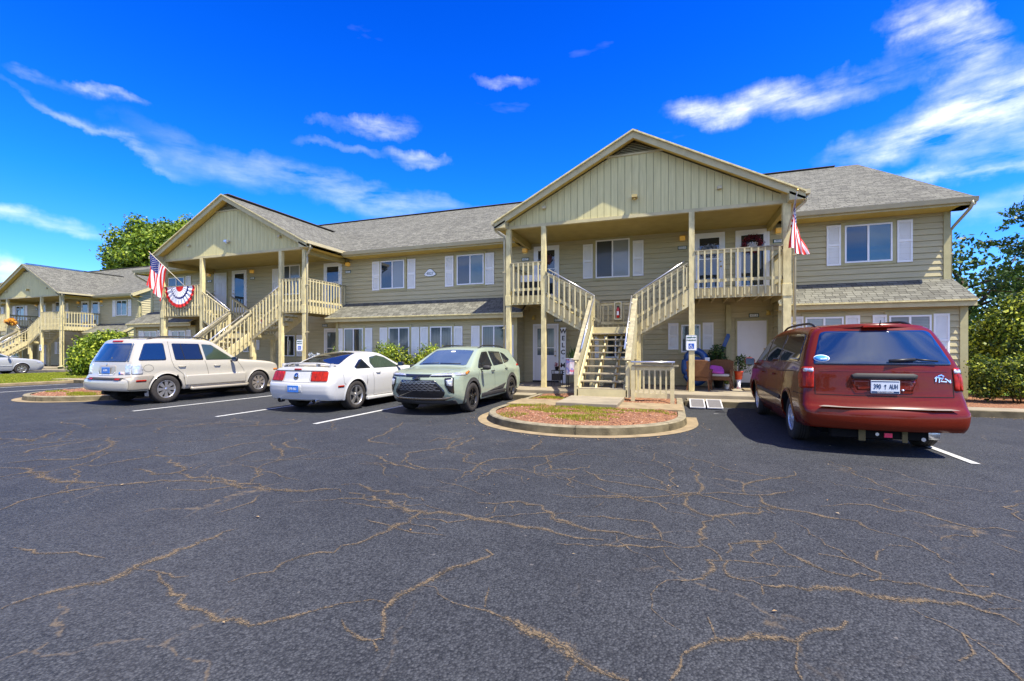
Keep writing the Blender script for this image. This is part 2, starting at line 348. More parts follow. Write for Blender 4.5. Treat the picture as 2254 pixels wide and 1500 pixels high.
MULCH = mulch()
GRASSB = mat('lawn_soil', (.08,.13,.012), .95, var=.3, scale=6, bump=.8, bscale=80)
def leafmat(name, c1, c2, c3, tr=.25):
    m, nt, N, L, b = nodes(name)
    g = N.new('ShaderNodeNewGeometry'); cr = N.new('ShaderNodeValToRGB'); e = cr.color_ramp.elements
    e[0].color = (*c1,1); e[1].color = (*c3,1); k = e.new(.55); k.color = (*c2,1)
    L.new(g.outputs['Random Per Island'], cr.inputs[0]); L.new(cr.outputs[0], b.inputs['Base Color'])
    b.inputs['Roughness'].default_value = .5; b.inputs['Specular IOR Level'].default_value = .3
    t = N.new('ShaderNodeBsdfTranslucent'); mx = N.new('ShaderNodeMixShader'); mx.inputs[0].default_value = tr
    L.new(cr.outputs[0], t.inputs[0]); L.new(b.outputs[0], mx.inputs[1]); L.new(t.outputs[0], mx.inputs[2])
    L.new(mx.outputs[0], N['Material Output'].inputs[0]); return m
LF_HEDGE = leafmat('hedge_leaves', (.010,.022,.003), (.05,.095,.009), (.48,.52,.05))
LF_BRIGHT = leafmat('bright_shrub_leaves', (.03,.06,.006), (.14,.22,.012), (.50,.55,.05))
LF_DARK = leafmat('dark_tree_leaves', (.015,.04,.01), (.04,.085,.015), (.10,.16,.025), .25)
LF_OAK = leafmat('oak_leaves', (.04,.08,.006), (.13,.21,.014), (.30,.36,.025))
LF_POT = leafmat('pot_plant_leaves', (.015,.04,.01), (.035,.08,.015), (.09,.15,.03), .2)
LF_GRASS = leafmat('grass_blades', (.14,.17,.01), (.26,.29,.015), (.42,.40,.04), .4)
LF_RED = leafmat('reddish_shrub_leaves', (.12,.10,.02), (.30,.20,.05), (.40,.16,.06))
BARK = mat('bark', (.10,.075,.05), .9, var=.3, scale=8, bump=.8, bscale=30)
# ------------------------------------------------------------------ the setting: ground, lot, kerbs
CRACKS=[(4,[-3.55,1.45,-3.56,1.49,-3.55,1.58,-3.51,1.67,-3.44,1.77,-3.35,1.83,-3.35,1.92,-3.4,2.04,-3.39,2.16,-3.4,2.31,-3.38,2.46,-3.39,2.66,-3.34,2.74]),(2,[-3.36,2.01,-3.24,2.03,-3.08,2.04,-2.93,2.06]),(3,[-3.15,2.02,-3.04,1.96,-2.91,1.93,-2.81,1.87,-2.67,1.82,-2.57,1.8,-2.49,1.82,-2.38,1.8,-2.31,1.77,-2.21,1.82,-2.09,1.8,-2.03,1.86,-1.95,1.94,-1.9,2.0,-1.84,2.07,-1.79,2.13]),(3,[-5.77,2.35,-5.92,2.54,-5.92,2.72,-5.88,2.93,-5.78,3.1,-5.61,3.23,-5.44,3.37,-5.28,3.5,-4.99,3.6,-4.59,3.63,-4.04,3.61,-3.64,3.72,-3.2,3.8]),(4,[-7.27,2.96,-7.25,3.18,-6.84,3.11,-6.44,3.05,-6.18,3.14,-5.83,3.19]),(3,[-7.85,3.19,-7.46,3.28,-7.02,3.17]),(2,[-7.46,3.28,-7.47,3.52]),(2,[-9.44,3.84,-9.36,4.08,-9.23,4.35,-9.12,4.63,-8.91,4.83]),(2,[-8.61,3.62,-8.82,3.99,-8.9,4.24]),(3,[-8.08,3.36,-7.84,3.64,-7.51,3.78,-7.75,4.11,-8.01,4.48,-8.97,4.94]),(2,[-7.2,3.62,-6.82,3.65,-6.81,3.92,-6.8,4.26,-6.31,4.43,-6.26,4.83,-6.32,5.3,-6.02,5.56]),(3,[-6.26,3.71,-5.67,3.65,-5.57,3.81,-6.01,4.09,-6.4,4.17]),(3,[-5.57,3.81,-5.0,3.72,-4.47,3.64,-4.09,3.66]),(3,[-4.92,3.3,-4.65,3.36,-4.5,3.52,-4.34,3.64]),(2,[-5.62,4.18,-5.5,3.88]),(2,[-3.84,2.93,-3.8,3.09,-3.79,3.26,-3.91,3.46]),(3,[-2.62,2.09,-2.57,2.22,-2.51,2.4,-2.47,2.52,-2.4,2.62,-2.32,2.76]),(2,[-4.59,1.93,-4.23,1.95,-4.05,2.04,-3.85,2.04,-3.73,2.05]),(3,[-10.56,4.3,-9.67,4.28,-9.96,4.59,-10.36,4.92]),(2,[-5.96,5.51,-5.43,5.12,-4.92,4.69]),(2,[-5.46,4.39,-5.66,4.91,-5.3,5.19]),(2,[-4.34,3.72,-4.59,4.03,-4.72,4.25]),(2,[-4.71,3.55,-5.09,3.85]),(4,[-2.32,2.76,-2.2,2.93,-2.15,3.12,-2.09,3.33,-2.13,3.58,-2.1,3.64]),(2,[-2.07,3.3,-1.91,3.31,-1.78,3.25]),(3,[-3.38,4.02,-3.11,4.04,-2.79,4.02,-2.55,3.97,-2.33,3.92,-2.25,3.84]),(2,[-3.0,3.57,-2.75,3.57,-2.46,3.57,-2.3,3.57]),(4,[-3.11,3.81,-2.87,3.73,-2.58,3.75,-2.36,3.63,-2.16,3.6,-1.98,3.63,-1.76,3.64,-1.53,3.6,-1.29,3.59,-1.08,3.56,-0.87,3.52,-0.69,3.48,-0.5,3.51]),(3,[-1.75,3.98,-1.54,4.03,-1.28,4.09,-1.11,3.99,-0.97,3.8,-0.77,3.73,-0.62,3.66,-0.4,3.7,-0.23,3.64,-0.06,3.65,0.06,3.59]),(3,[-1.03,3.97,-0.94,3.76,-0.81,3.74]),(2,[-1.56,3.99,-1.51,3.8,-1.55,3.69]),(2,[-1.45,4.03,-1.38,3.9]),(2,[-0.94,4.51,-0.65,4.58,-0.36,4.59,-0.11,4.53,0.08,4.54]),(2,[-0.62,4.41,-0.68,4.22]),(2,[-0.82,3.33,-0.59,3.37,-0.38,3.43,-0.15,3.49,0.06,3.54]),(2,[-3.28,5.06,-3.53,5.53,-3.33,5.86,-3.07,6.09,-3.15,6.5,-3.25,7.14]),(2,[-3.63,6.33,-3.67,6.72,-3.37,6.66,-3.21,7.06]),(2,[-3.37,5.24,-2.97,4.96,-2.6,5.0,-2.41,4.97]),(2,[-2.27,4.68,-2.28,5.02,-2.32,5.34,-2.26,5.63,-1.96,5.85,-1.66,6.01,-1.47,6.32,-1.32,6.64]),(2,[-2.22,6.19,-1.9,6.36,-1.97,6.99,-1.98,7.32]),(2,[-3.85,4.85,-3.52,4.87,-3.28,5.06]),(2,[-3.94,6.07,-4.61,6.14,-4.68,6.64,-4.94,7.36,-5.18,7.99]),(2,[-1.52,5.68,-1.39,5.38,-1.14,5.47,-0.98,5.62,-0.98,5.76]),(2,[-1.06,5.19,-1.05,4.95,-0.98,4.76]),(1,[-0.62,6.15,-0.38,6.08,-0.15,6.01]),(1,[-0.82,5.63,-0.6,5.52]),(2,[-0.35,5.61,-0.23,5.4,-0.05,5.16,0.09,4.97]),(4,[-1.28,3.06,-1.25,2.91,-1.32,2.79,-1.41,2.67,-1.44,2.54,-1.48,2.43,-1.53,2.32,-1.52,2.22,-1.52,2.15,-1.44,2.04,-1.38,1.95]),(2,[-1.79,2.13,-1.72,2.17,-1.55,2.22]),(3,[-1.68,2.0,-1.6,1.94,-1.48,1.9,-1.41,1.91,-1.37,1.94]),(3,[-1.41,1.91,-1.34,1.85]),(2,[-1.45,2.46,-1.31,2.4,-1.19,2.35]),(3,[-1.19,2.35,-1.07,2.34,-0.96,2.34,-0.87,2.31]),(6,[-0.87,2.31,-0.77,2.28,-0.7,2.24,-0.62,2.23,-0.55,2.19,-0.48,2.17,-0.42,2.11,-0.35,2.08,-0.27,2.06,-0.18,2.05]),(2,[-1.06,2.58,-1.03,2.46,-1.0,2.37]),(2,[-0.42,2.1,-0.44,2.02,-0.44,1.96]),(3,[0.04,2.26,-0.01,2.11]),(1,[0.05,3.06,-0.03,3.03,-0.08,2.95,-0.12,2.82,-0.11,2.66,-0.03,2.56,0.04,2.51]),(2,[-0.83,3.92,-0.57,4.01,-0.33,4.0,-0.16,3.99,-0.09,3.81,-0.07,3.66]),(2,[-0.06,3.48,-0.01,3.32,0.06,3.2]),(3,[0.09,4.97,0.16,4.89,0.11,4.58,0.2,4.4,0.34,4.33,0.51,4.44,0.71,4.53,0.86,4.59,0.93,4.76]),(2,[0.16,4.89,0.45,5.09,0.68,5.11,0.83,5.13,0.99,5.25,1.19,5.49]),(3,[0.82,5.13,0.83,4.84,0.95,4.75,1.13,4.73,1.25,4.65,1.38,4.63,1.49,4.62,1.51,4.45,1.58,4.38]),(2,[0.77,4.81,0.75,4.57]),(3,[0.34,4.33,0.24,4.16,0.21,3.96,0.24,3.81,0.21,3.66,0.06,3.57]),(2,[0.37,4.32,0.47,4.22,0.49,4.12]),(3,[0.21,3.66,0.31,3.53,0.32,3.44,0.23,3.41,0.21,3.2,0.05,3.05]),(2,[0.32,3.44,0.52,3.48,0.68,3.48,0.82,3.51]),(3,[0.37,3.58,0.4,3.76,0.54,3.86,0.73,3.95,0.77,4.11]),(3,[0.73,3.93,0.61,3.73,0.55,3.52]),(3,[0.72,3.91,0.77,3.72,0.88,3.59,0.96,3.5,1.08,3.47,1.24,3.49]),(4,[1.24,3.49,1.37,3.48,1.51,3.46,1.62,3.45,1.74,3.44,1.9,3.45]),(3,[0.36,3.45,0.34,3.22,0.48,3.2,0.52,3.16]),(4,[0.52,3.16,0.67,3.21,0.86,3.26,1.0,3.29,1.1,3.24,1.23,3.24,1.39,3.29,1.49,3.28,1.63,3.26,1.7,3.24,1.73,3.15]),(2,[0.52,3.16,0.51,3.04]),(1,[1.92,7.05,2.0,6.81,2.08,6.51,2.1,5.95,2.18,5.67,2.18,5.46,2.32,5.36]),(2,[1.3,4.95,1.52,5.08,1.75,5.16,1.91,5.01,2.01,5.09,2.15,4.95,2.23,4.84,2.27,4.64,2.04,4.48,1.93,4.35]),(2,[2.01,5.43,1.98,5.19,1.99,5.09]),(2,[2.27,4.72,2.5,4.83,2.64,4.79]),(2,[1.59,4.4,1.71,4.33,1.75,4.2,1.76,3.99,1.8,3.9]),(2,[1.46,4.03,1.33,3.8]),(4,[0.04,2.3,0.08,2.36,0.16,2.44,0.21,2.49,0.34,2.54,0.4,2.59,0.51,2.61,0.59,2.61,0.64,2.69,0.73,2.76,0.88,2.89]),(2,[0.21,2.49,0.2,2.57,0.18,2.69]),(2,[0.59,2.61,0.56,2.49,0.53,2.38,0.54,2.31]),(2,[0.04,2.3,0.04,2.22]),(2,[1.27,3.15,1.3,3.08,1.36,3.04,1.4,2.97,1.42,2.91,1.53,2.9]),(2,[1.4,2.96,1.38,2.86,1.36,2.78,1.26,2.69]),(2,[3.15,5.68,2.9,5.49,2.85,5.29,2.82,5.09]),(2,[1.67,3.29,1.85,3.36]),(2,[1.69,4.14,1.49,4.11]),(2,[2.28,4.46,2.36,4.28]),(3,[0.98,3.78,1.14,3.76,1.19,3.71,1.28,3.59,1.24,3.49,1.17,3.44]),(2,[1.7,3.58,1.83,3.6]),(3,[1.7,3.73,1.68,3.5,1.73,3.37])]
def struct(name, mb, m, label=None, **kw): o = mb.build(name, m, **kw); o['kind'] = 'structure'; return o
g = MB(); g.face([(-600,-600,-.06),(600,-600,-.06),(600,600,-.06),(-600,600,-.06)]); struct('ground', g, GRASSB, recalc=False)
a = MB(); a.face([(-120,-90,0),(60,-90,0),(60,13.0,0),(-120,13.0,0)]); struct('parking_lot', a, ASPH, recalc=False)
def build_cracks():
    mb = MB(); rnd = random.Random(3)
    for w, fl in CRACKS:
        P = [Vector((fl[i], fl[i+1])) for i in range(0, len(fl), 2)]
        # resample with jitter
        pts = []; off = 0; tgt = 0
        for i in range(len(P)-1):
            a, b = P[i], P[i+1]; L = (b-a).length; n = max(1, int(L/.07)); d = (b-a).normalized() if L > 0 else Vector((1,0)); nn = Vector((-d.y, d.x))
            for k in range(n):
                if rnd.random() < .35: tgt = rnd.gauss(0, .045)
                off = off*.45+tgt*.55; pts.append(a+(b-a)*k/n + nn*(off+rnd.gauss(0, .010) if k else 0))
        pts.append(P[-1]); s = 0; W = {1:.012,2:.022,3:.030,4:.040,6:.080}[w]
        rows = []
        for i, p in enumerate(pts):
            d = (pts[min(i+1,len(pts)-1)]-pts[max(i-1,0)]); d.normalize(); nn = Vector((-d.y, d.x))
            e = min(1, .3+min(i, len(pts)-1-i)*.12); hw = W*e*rnd.uniform(.7, 1.35); dist = p.length
            hw *= 1+max(0, dist-3)*.10                      # the coarse far ones have more sand washed over them
            s += .1; rows.append((p-nn*hw, p+nn*hw, s))
        z = .004+rnd.random()*.0015
        for i in range(len(rows)-1):
            a0, b0, s0 = rows[i]; a1, b1, s1 = rows[i+1]
            mb.face([(a0.x,a0.y,z),(a1.x,a1.y,z),(b1.x,b1.y,z),(b0.x,b0.y,z)], 0, [(s0,-1),(s1,-1),(s1,1),(s0,1)])
    struct('asphalt_cracks', mb, CRACK, recalc=False)
rc_ = random.Random(21)
def extra_cracks():
    # the fine connected web across the left and centre of the lot
    for _ in range(48):
        x = rc_.uniform(-11, 1.5); y = rc_.gauss(4.6+.08*(-x), .9)
        if y < 2.4: continue
        a = rc_.choice((rc_.gauss(.15,.35), rc_.gauss(.15,.3)+math.pi, rc_.uniform(0,6.28))); fl = [x, y]
        for k in range(rc_.randint(3, 8)): a += rc_.gauss(0,.5); x += math.cos(a)*.28; y += math.sin(a)*.28; fl += [x, y]
        CRACKS.append((rc_.choice((1,1,1,2)), fl))
    for _ in range(12):
        x = rc_.uniform(-1, 4.5); y = rc_.uniform(1.8, 6); a = rc_.uniform(0,6.28); fl = [x, y]
        for k in range(rc_.randint(3, 7)): a += rc_.gauss(0,.5); x += math.cos(a)*.2; y += math.sin(a)*.2; fl += [x, y]
        CRACKS.append((1, fl))
extra_cracks()
build_cracks()
PAINT = mat('road_paint', (.40,.40,.38), .7, var=.18, scale=14)
ln = MB()
for x, y0, y1 in ((-6.68,7.18,12.6),(-9.45,7.25,12.6),(-12.2,7.25,12.6),(3.66,7.45,12.6),(.95,11.4,11.42),(-22.15,6.4,12.4),(-24.9,6.4,12.2)):
    ln.box(x-.05, x+.05, y0, y1, .006, .009)
struct('road_markings', ln, PAINT)
# pavement in front of the building and the porch slabs
KTOP = mat('kerb_top', (.21,.18,.12), .85, var=.3, scale=6, bump=.4)
def island(cx, r, nose, back, grass_seed):
    # peninsula with straight sides and a round nose
    def outline(rr, yb=back, n=28):
        pts = [(cx+rr, yb)]; cy = nose+r
        pts += [(cx+rr*math.cos(t), cy-rr*math.sin(t)) for t in [math.pi*i/n for i in range(n+1)]]
        return pts+[(cx-rr, yb)]
    ap = MB(); o = outline(r+.23, 10.6); i_ = outline(r-.02, 10.6)
    for k in range(len(o)-1):
        ap.face([(*o[k],.008),(*i_[k],.008),(*i_[k+1],.008),(*o[k+1],.008)])
    struct('gutter_apron', ap, CREAM, recalc=False)
    kb = MB(); o = outline(r+.02); o2 = outline(r); i_ = outline(r-.15)
    for k in range(len(o)-1):
        kb.face([(*o[k],0),(*o[k+1],0),(*o2[k+1],.13),(*o2[k],.13)])
        o3 = outline(r-.02); kb.face([(*o2[k],.13),(*o2[k+1],.13),(*o3[k+1],.15),(*o3[k],.15)], 1)
        kb.face([(*o3[k],.15),(*o3[k+1],.15),(*i_[k+1],.15),(*i_[k],.15)], 1)
    jt = [6, 14, 22]
    for k in jt:                                 # open joints between the kerb lengths
        p, q = Vector(o[k]), Vector(i_[k]); d = (p-q).normalized(); n_ = Vector((-d.y, d.x))*.006; p = p+d*.004
        for a0, a1 in (((p-n_),(p+n_)),): kb.face([(a0.x,a0.y,.0),(a1.x,a1.y,.0),(a1.x,a1.y,.132),(a0.x,a0.y,.132)], 2)
        kb.face([(p.x-n_.x,p.y-n_.y,.1525),(p.x+n_.x,p.y+n_.y,.1525),(q.x+n_.x,q.y+n_.y,.1525),(q.x-n_.x,q.y-n_.y,.1525)], 2)
    struct('kerb', kb, [CONCD, KTOP, BACK], recalc=False)
    mu = MB(); pts = outline(r-.14)
    # mulch surface with uneven mounding
    def zz(x, y):
        d = r-.15-(math.hypot(x-cx, y-(nose+r)) if y < nose+r else abs(x-cx))
        if 10.42 < y < 11.58: return .13
        return .125+.05*min(1, max(0, d)*3)+.02*math.sin(x*7+y*3)*math.sin(y*9)
    N = 46
    gx = [cx-(r-.14)+(2*(r-.14))*i/N for i in range(N+1)]
    def yl(x): return nose+r-math.sqrt(max(0,(r-.14)**2-(x-cx)**2))
    for i in range(N):
        for j in range(40):
            q = []
            for (ii, jj) in ((i,j),(i+1,j),(i+1,j+1),(i,j+1)):
                x = gx[ii]; y = yl(x)+(back-yl(x))*jj/40; q.append((x, y, zz(x, y)))
            mu.face(q, 0, None, True)
    tag(mu.build('mulch_bed', MULCH, merge=True), 'crushed red brick mulch filling the kerbed island', None, None, 'structure')
    # brick chips as loose pieces
    rnd = random.Random(grass_seed); ch = MB(); gr = MB()
    def inside(x, y): return math.hypot(x-cx, y-(nose+r)) < r-.18 if y < nose+r else abs(x-cx) < r-.18
    for _ in range(2600):
        x = rnd.uniform(cx-r, cx+r); y = rnd.uniform(nose, min(back, nose+5.2))
        if not inside(x, y) or 10.35 < y < 11.6: continue
        s = rnd.uniform(.010, .026); z = zz(x, y); t = rnd.uniform(0, 3.14); c, sn = math.cos(t)*s, math.sin(t)*s
        h = rnd.uniform(.006,.02); v = [(x-c,y-sn,z),(x+sn,y-c,z+h*.3),(x+c,y+sn,z),(x-sn,y+c,z+h*.2),(x+rnd.uniform(-.4,.4)*s,y,z+h)]
        ch.raw(v, [(0,1,4),(1,2,4),(2,3,4),(3,0,4)])
    tag(ch.build('mulch_chips', CHIP, recalc=False), 'loose red brick chips scattered over the island bed', None, None, 'stuff')
    blobs = [(rnd.uniform(cx-r*.8, cx+r*.8), rnd.uniform(nose+.6, nose+2.4), rnd.uniform(.2,.45)) for _ in range(7)]+[(rnd.uniform(cx-1.8,cx+1.6), 10.05+rnd.uniform(-.1,.2), rnd.uniform(.3,.5)) for _ in range(6)]+[(rnd.uniform(cx-2,cx-.6), 12.0, .35) for _ in range(3)]
    for bx, by, br in blobs:
        for _ in range(int(1500*br)):
            t = rnd.uniform(0, 6.28); q = br*rnd.random()**.6; x = bx+q*math.cos(t)*1.5; y = by+q*math.sin(t)*.55
            if not inside(x, y) or 10.38 < y < 11.6: continue
            z = zz(x, y); h = rnd.uniform(.02,.055); a_ = rnd.uniform(0,6.28); w = .006; lx, ly = rnd.gauss(0,.02), rnd.gauss(0,.02)
            gr.face([(x-w*math.cos(a_),y-w*math.sin(a_),z),(x+w*math.cos(a_),y+w*math.sin(a_),z),(x+lx,y+ly,z+h)])
    tag(gr.build('island_grass', LF_GRASS, recalc=False), 'thin yellow green grass tufts growing through the mulch', None, None, 'stuff')
CHIP = leafmat('brick_chip', (.11,.035,.018), (.27,.11,.06), (.45,.28,.18), .0)
island(-1.80, 2.06, 7.72, 13.4, 5)
island(-17.40, 2.06, 7.72, 13.4, 6)
# far left: lawn peninsula with its own kerb, drive beyond it
def cross_walk(cx, r):
    mb = MB(); mb.box(cx-r+.02, cx+r-.02, 10.42, 11.58, .10, .178); return mb
for cx in (-1.80, -17.40): struct('footpath', cross_walk(cx, 2.04), CREAM, bevel=.008)
sw = MB()
sw.box(-27.3, -19.6, 12.85, 13.5, 0, .15); sw.box(-15.3, -3.95, 12.85, 13.5, 0, .15); sw.box(.37, 14, 12.85, 13.5, 0, .15)
struct('pavement', sw, CONC, bevel=.02)
kb = MB()
for x0, x1 in ((-27.3,-19.6),(-15.3,-3.9),(.3,14)): kb.box(x0, x1, 12.78, 12.85, -.02, .146)
struct('kerb', kb, CONCD, bevel=.015)
bed = MB(); bed.box(-13.9,-5.3,13.5,16.07,-.05,.14); bed.box(3.3,16,13.5,17.5,-.05,.13); bed.box(-27.2,-22.3,13.5,16.07,-.05,.14)
struct('planting_bed', bed, MULCH)

def litter():
    r_ = random.Random(8); mb = MB()
    for _ in range(520):
        k = r_.random()
        if k < .45: x, y = r_.uniform(.5, 12), 12.72-abs(r_.gauss(0,.12))
        elif k < .65: t = r_.uniform(0, math.pi); q = 2.35+abs(r_.gauss(0,.12)); x, y = -1.8+q*math.cos(t), 9.78-q*math.sin(t)
        else: x, y = r_.uniform(-14, 7), r_.uniform(1.5, 12)
        s_ = r_.uniform(.006,.022); a = r_.uniform(0,6.28); c, s2 = math.cos(a)*s_, math.sin(a)*s_; z = .012
        mb.face([(x-c,y-s2,z),(x+s2*.5,y-c*.5,z+.006),(x+c,y+s2,z),(x-s2*.5,y+c*.5,z+.004)])
    tag(mb.build('leaf_litter', leafmat('dry_leaf', (.16,.09,.03), (.30,.18,.07), (.42,.33,.20), .1), recalc=False), 'dry leaves and grit scattered on the asphalt along the kerbs', None, None, 'stuff')
litter()
a = MB(); a.face([(-120,13.0,0),(-36,13.0,0),(-36,19.1,0),(-120,19.1,0)]); a.face([(-36,13,0),(-27.3,13,0),(-27.3,14,0),(-36,14,0)]); struct('parking_lot', a, ASPH, recalc=False)
lw = MB(); lw.box(-36, -25.75, 1.5, 18.95, -.05, .11); struct('lawn', lw, GRASSB)
lk = MB(); lk.box(-25.75, -25.55, 1.5, 14, -.02, .13); lk.box(-36.2, -36, 1.5, 18.95, -.02, .13); lk.box(-36.2,-25.55,1.3,1.5,-.02,.13); struct('kerb', lk, CREAM, bevel=.03)
sw = MB(); sw.box(-72, -34.5, 19.05, 19.75, 0, .15); sw.box(-34.5, -28, 18.95, 19.75, 0, .12); struct('pavement', sw, CONC, bevel=.02)
# ------------------------------------------------------------------ the apartment building
# measured in the frame of the near right half, mirrored about X = -9.6; local origin (-9.6, 14.5, 0)
CXB = -9.6
def lap(mb, x0, x1, z0, z1, y, wfun=None, ex=.178):
    # sawtooth lap siding on a wall facing -Y (wfun clips x range by height)
    z = z0
    while z < z1-.01:
        zt = min(z+ex, z1); a, b = (x0, x1)
        if wfun: a, b = wfun(zt)
        if b-a > .02:
            yb, yt = y-.034, y-.006
            zg = z+.013
            mb.face([(a,yb,zg),(b,yb,zg),(b,yt,zt),(a,yt,zt)]); mb.face([(a,y,zg),(b,y,zg),(b,yb,zg),(a,yb,zg)]); mb.face([(a,y,z),(b,y,z),(b,y,zg),(a,y,zg)])
        z = zt
def lapx(mb, y0, y1, z0, z1, x, sgn, wfun=None, ex=.178):
    z = z0
    while z < z1-.01:
        zt = min(z+ex, z1); a, b = (y0, y1)
        if wfun: a, b = wfun(zt)
        if b-a > .02:
            xb, xt = x+sgn*.034, x+sgn*.006
            zg = z+.013
            mb.face([(xb,a,zg),(xb,b,zg),(xt,b,zt),(xt,a,zt)]); mb.face([(x,a,zg),(x,b,zg),(xb,b,zg),(xb,a,zg)]); mb.face([(x,a,z),(x,b,z),(x,b,zg),(x,a,zg)])
        z = zt
_shc = {}
def shutter_mesh(w, h):
    k = (round(w,2), round(h,2))
    if k in _shc: return _shc[k]
    mb = MB(); t = .05
    mb.box(0,t,-.035,0,0,h); mb.box(w-t,w,-.035,0,0,h); mb.box(t,w-t,-.033,0,h-.07,h); mb.box(t,w-t,-.033,0,0,.07); mb.box(t,w-t,-.033,0,h*.48,h*.48+.07)
    mb.box(t,w-t,-.008,0,.07,h-.07)
    z = .08
    while z < h-.09:
        if not (h*.48-.03 < z < h*.48+.07):
            mb.face([(t,-.028,z),(w-t,-.028,z),(w-t,-.006,z+.028),(t,-.006,z+.028)]); mb.face([(t,-.028,z),(t,-.006,z-.004),(w-t,-.006,z-.004),(w-t,-.028,z)])
        z += .03
    _shc[k] = mb.mesh('shutter', SHUT, recalc=False); return _shc[k]
def building(name, dx, dy, label, group, near):
    root = empty(name, (CXB+dx, 14.5+dy, 0), 0, label, 'apartment building', group)
    YO = 14.5
    def XF(m): return lambda x, y, z: (m*(x-CXB), y-YO, z)
    def part(nm, mb, mt, m=1, par=root, **kw):
        o = mb.build(nm, mt, par, xf=XF(m), **kw)
        return o
    HALF = 17.27
    # ---- siding
    w = MB()
    lap(w, CXB-HALF, CXB+HALF, 3.3, 5.6, 16.9)
    lap(w, -13.75, -5.45, .14, 2.95, 16.07)
    for m in (1,-1):
        f = lambda x: x if m == 1 else 2*CXB-x
        a, b = sorted((f(3.1), f(7.67))); lap(w, a, b, .14, 2.95, 16.07)
        a, b = sorted((f(-5.5), f(3.2))); lap(w, a, b, .25, 3.3, 16.9)
        sgn = m; X = f(7.67)
        lapx(w, 16.9, 33, .1, 5.8, X, sgn)
        lapx(w, 16.07, 16.9, .1, 2.9, X, sgn)
        lapx(w, 16.9, 33, 5.8, 9.9, X, sgn, lambda z: (16.9+(z-5.98)/.497, 33-(z-5.98)/.497) if z > 6 else (16.9, 33))
        lapx(w, 15.8, 16.9, 2.9, 3.5, X-.01*sgn, sgn, lambda z: (16.9-(3.52-z)/.6, 16.9))
        lapx(w, 16.07, 16.9, .25, 3.0, f(3.12), -sgn); lapx(w, 16.07, 16.9, .25, 3.0, f(-5.47), sgn)
    w.face([(CXB-HALF,33,0),(CXB+HALF,33,0),(CXB+HALF,33,5.8),(CXB-HALF,33,5.8)])
    part('siding_wall', w, SID, recalc=False)
    # ---- main roof
    X0, X1 = CXB-17.6, CXB+17.6; rf = MB(); t = .05
    def sheet(pts, uvs, th=.045, mi=0):
        rf.face(pts, mi, uvs); rf.face([(p[0],p[1],p[2]-th) for p in pts][::-1], 1)
        for i in range(len(pts)):
            p, q = pts[i], pts[(i+1)%len(pts)]; rf.face([p,(p[0],p[1],p[2]-th),(q[0],q[1],q[2]-th),q], 1)
    L = math.hypot(8.45, 4.2)
    sheet([(X0,16.23,5.75),(X1,16.23,5.75),(X1,24.9,10.0),(X0,24.9,10.0)], [(X0,0),(X1,0),(X1,L),(X0,L)])
    sheet([(X0,33.35,5.80),(X0,24.9,10.0),(X1,24.9,10.0),(X1,33.35,5.80)], [(X0,0),(X0,L),(X1,L),(X1,0)])
    # porch gable roofs
    for m in (1,-1):
        f = lambda x: x if m == 1 else 2*CXB-x
        S = math.hypot(4.5, 2.35)
        for s in (1,-1):
            pts = [(f(-1.12+s*4.50),14.07,5.77),(f(-1.12+s*4.50),16.30,5.79),(f(-1.12),21.2,8.16),(f(-1.12),14.07,8.13)]
            sheet(pts, [(14.08,0),(16.5,0),(21.3,S),(14.08,S)])
        # shed over the bumped-out bay
        a, b = f(3.05), f(7.76); k = math.hypot(1.2,.68)
        sheet([(a,15.66,2.865),(b,15.66,2.865),(b,16.92,3.60),(a,16.92,3.60)], [(a,0),(b,0),(b,k),(a,k)])
    sheet([(-14.05,15.66,2.865),(-5.13,15.66,2.865),(-5.13,16.92,3.60),(-14.05,16.92,3.60)], [(-14,0),(-5.1,0),(-5.1,1.4),(-14,1.4)])
    ro = part('roof', rf, [SHING, TRIMW], recalc=False)
    rc = MB(); rc.bar((X0+.2,24.9,10.015),(X1-.9,24.9,10.015),.3,.03); 
    for m in (1,-1): 
        f = lambda x: x if m == 1 else 2*CXB-x
        rc.bar((f(-1.12),14.3,8.185),(f(-1.12),20.9,8.20),.26,.03)
    part('ridge_cap', rc, mat_ridge, par=ro)
    # ---- eaves: fascia, soffit, gutters
    class PM:                                   # every call makes one piece of its own
        def __init__(q, nm, mt): q.nm, q.mt = nm, mt
        def __getattr__(q, k):
            def fn(*a, **kw):
                b_ = MB(); getattr(b_, k)(*a, **kw); part(q.nm, b_, q.mt)
            return fn
    tr, so, gu, cor = PM('fascia_board', TRIM), PM('soffit', SOFF), PM('gutter', GUT), PM('corner_board', CASE)
    runs = [(-5.62+.03, 'mid')]
    segs = [(2*CXB+5.62, -5.62)]+[tuple(sorted(p)) for p in ((3.40, 8.0), (2*CXB-8.0, 2*CXB-3.40))]
    for a, b in segs:
        tr.box(a, b, 16.25, 16.28, 5.55, 5.71)
        gu.prism([(16.12,5.74),(16.25,5.74),(16.25,5.61),(16.16,5.61)], 'x', a, b)
        so.box(a, b, 16.28, 16.90, 5.55, 5.565)
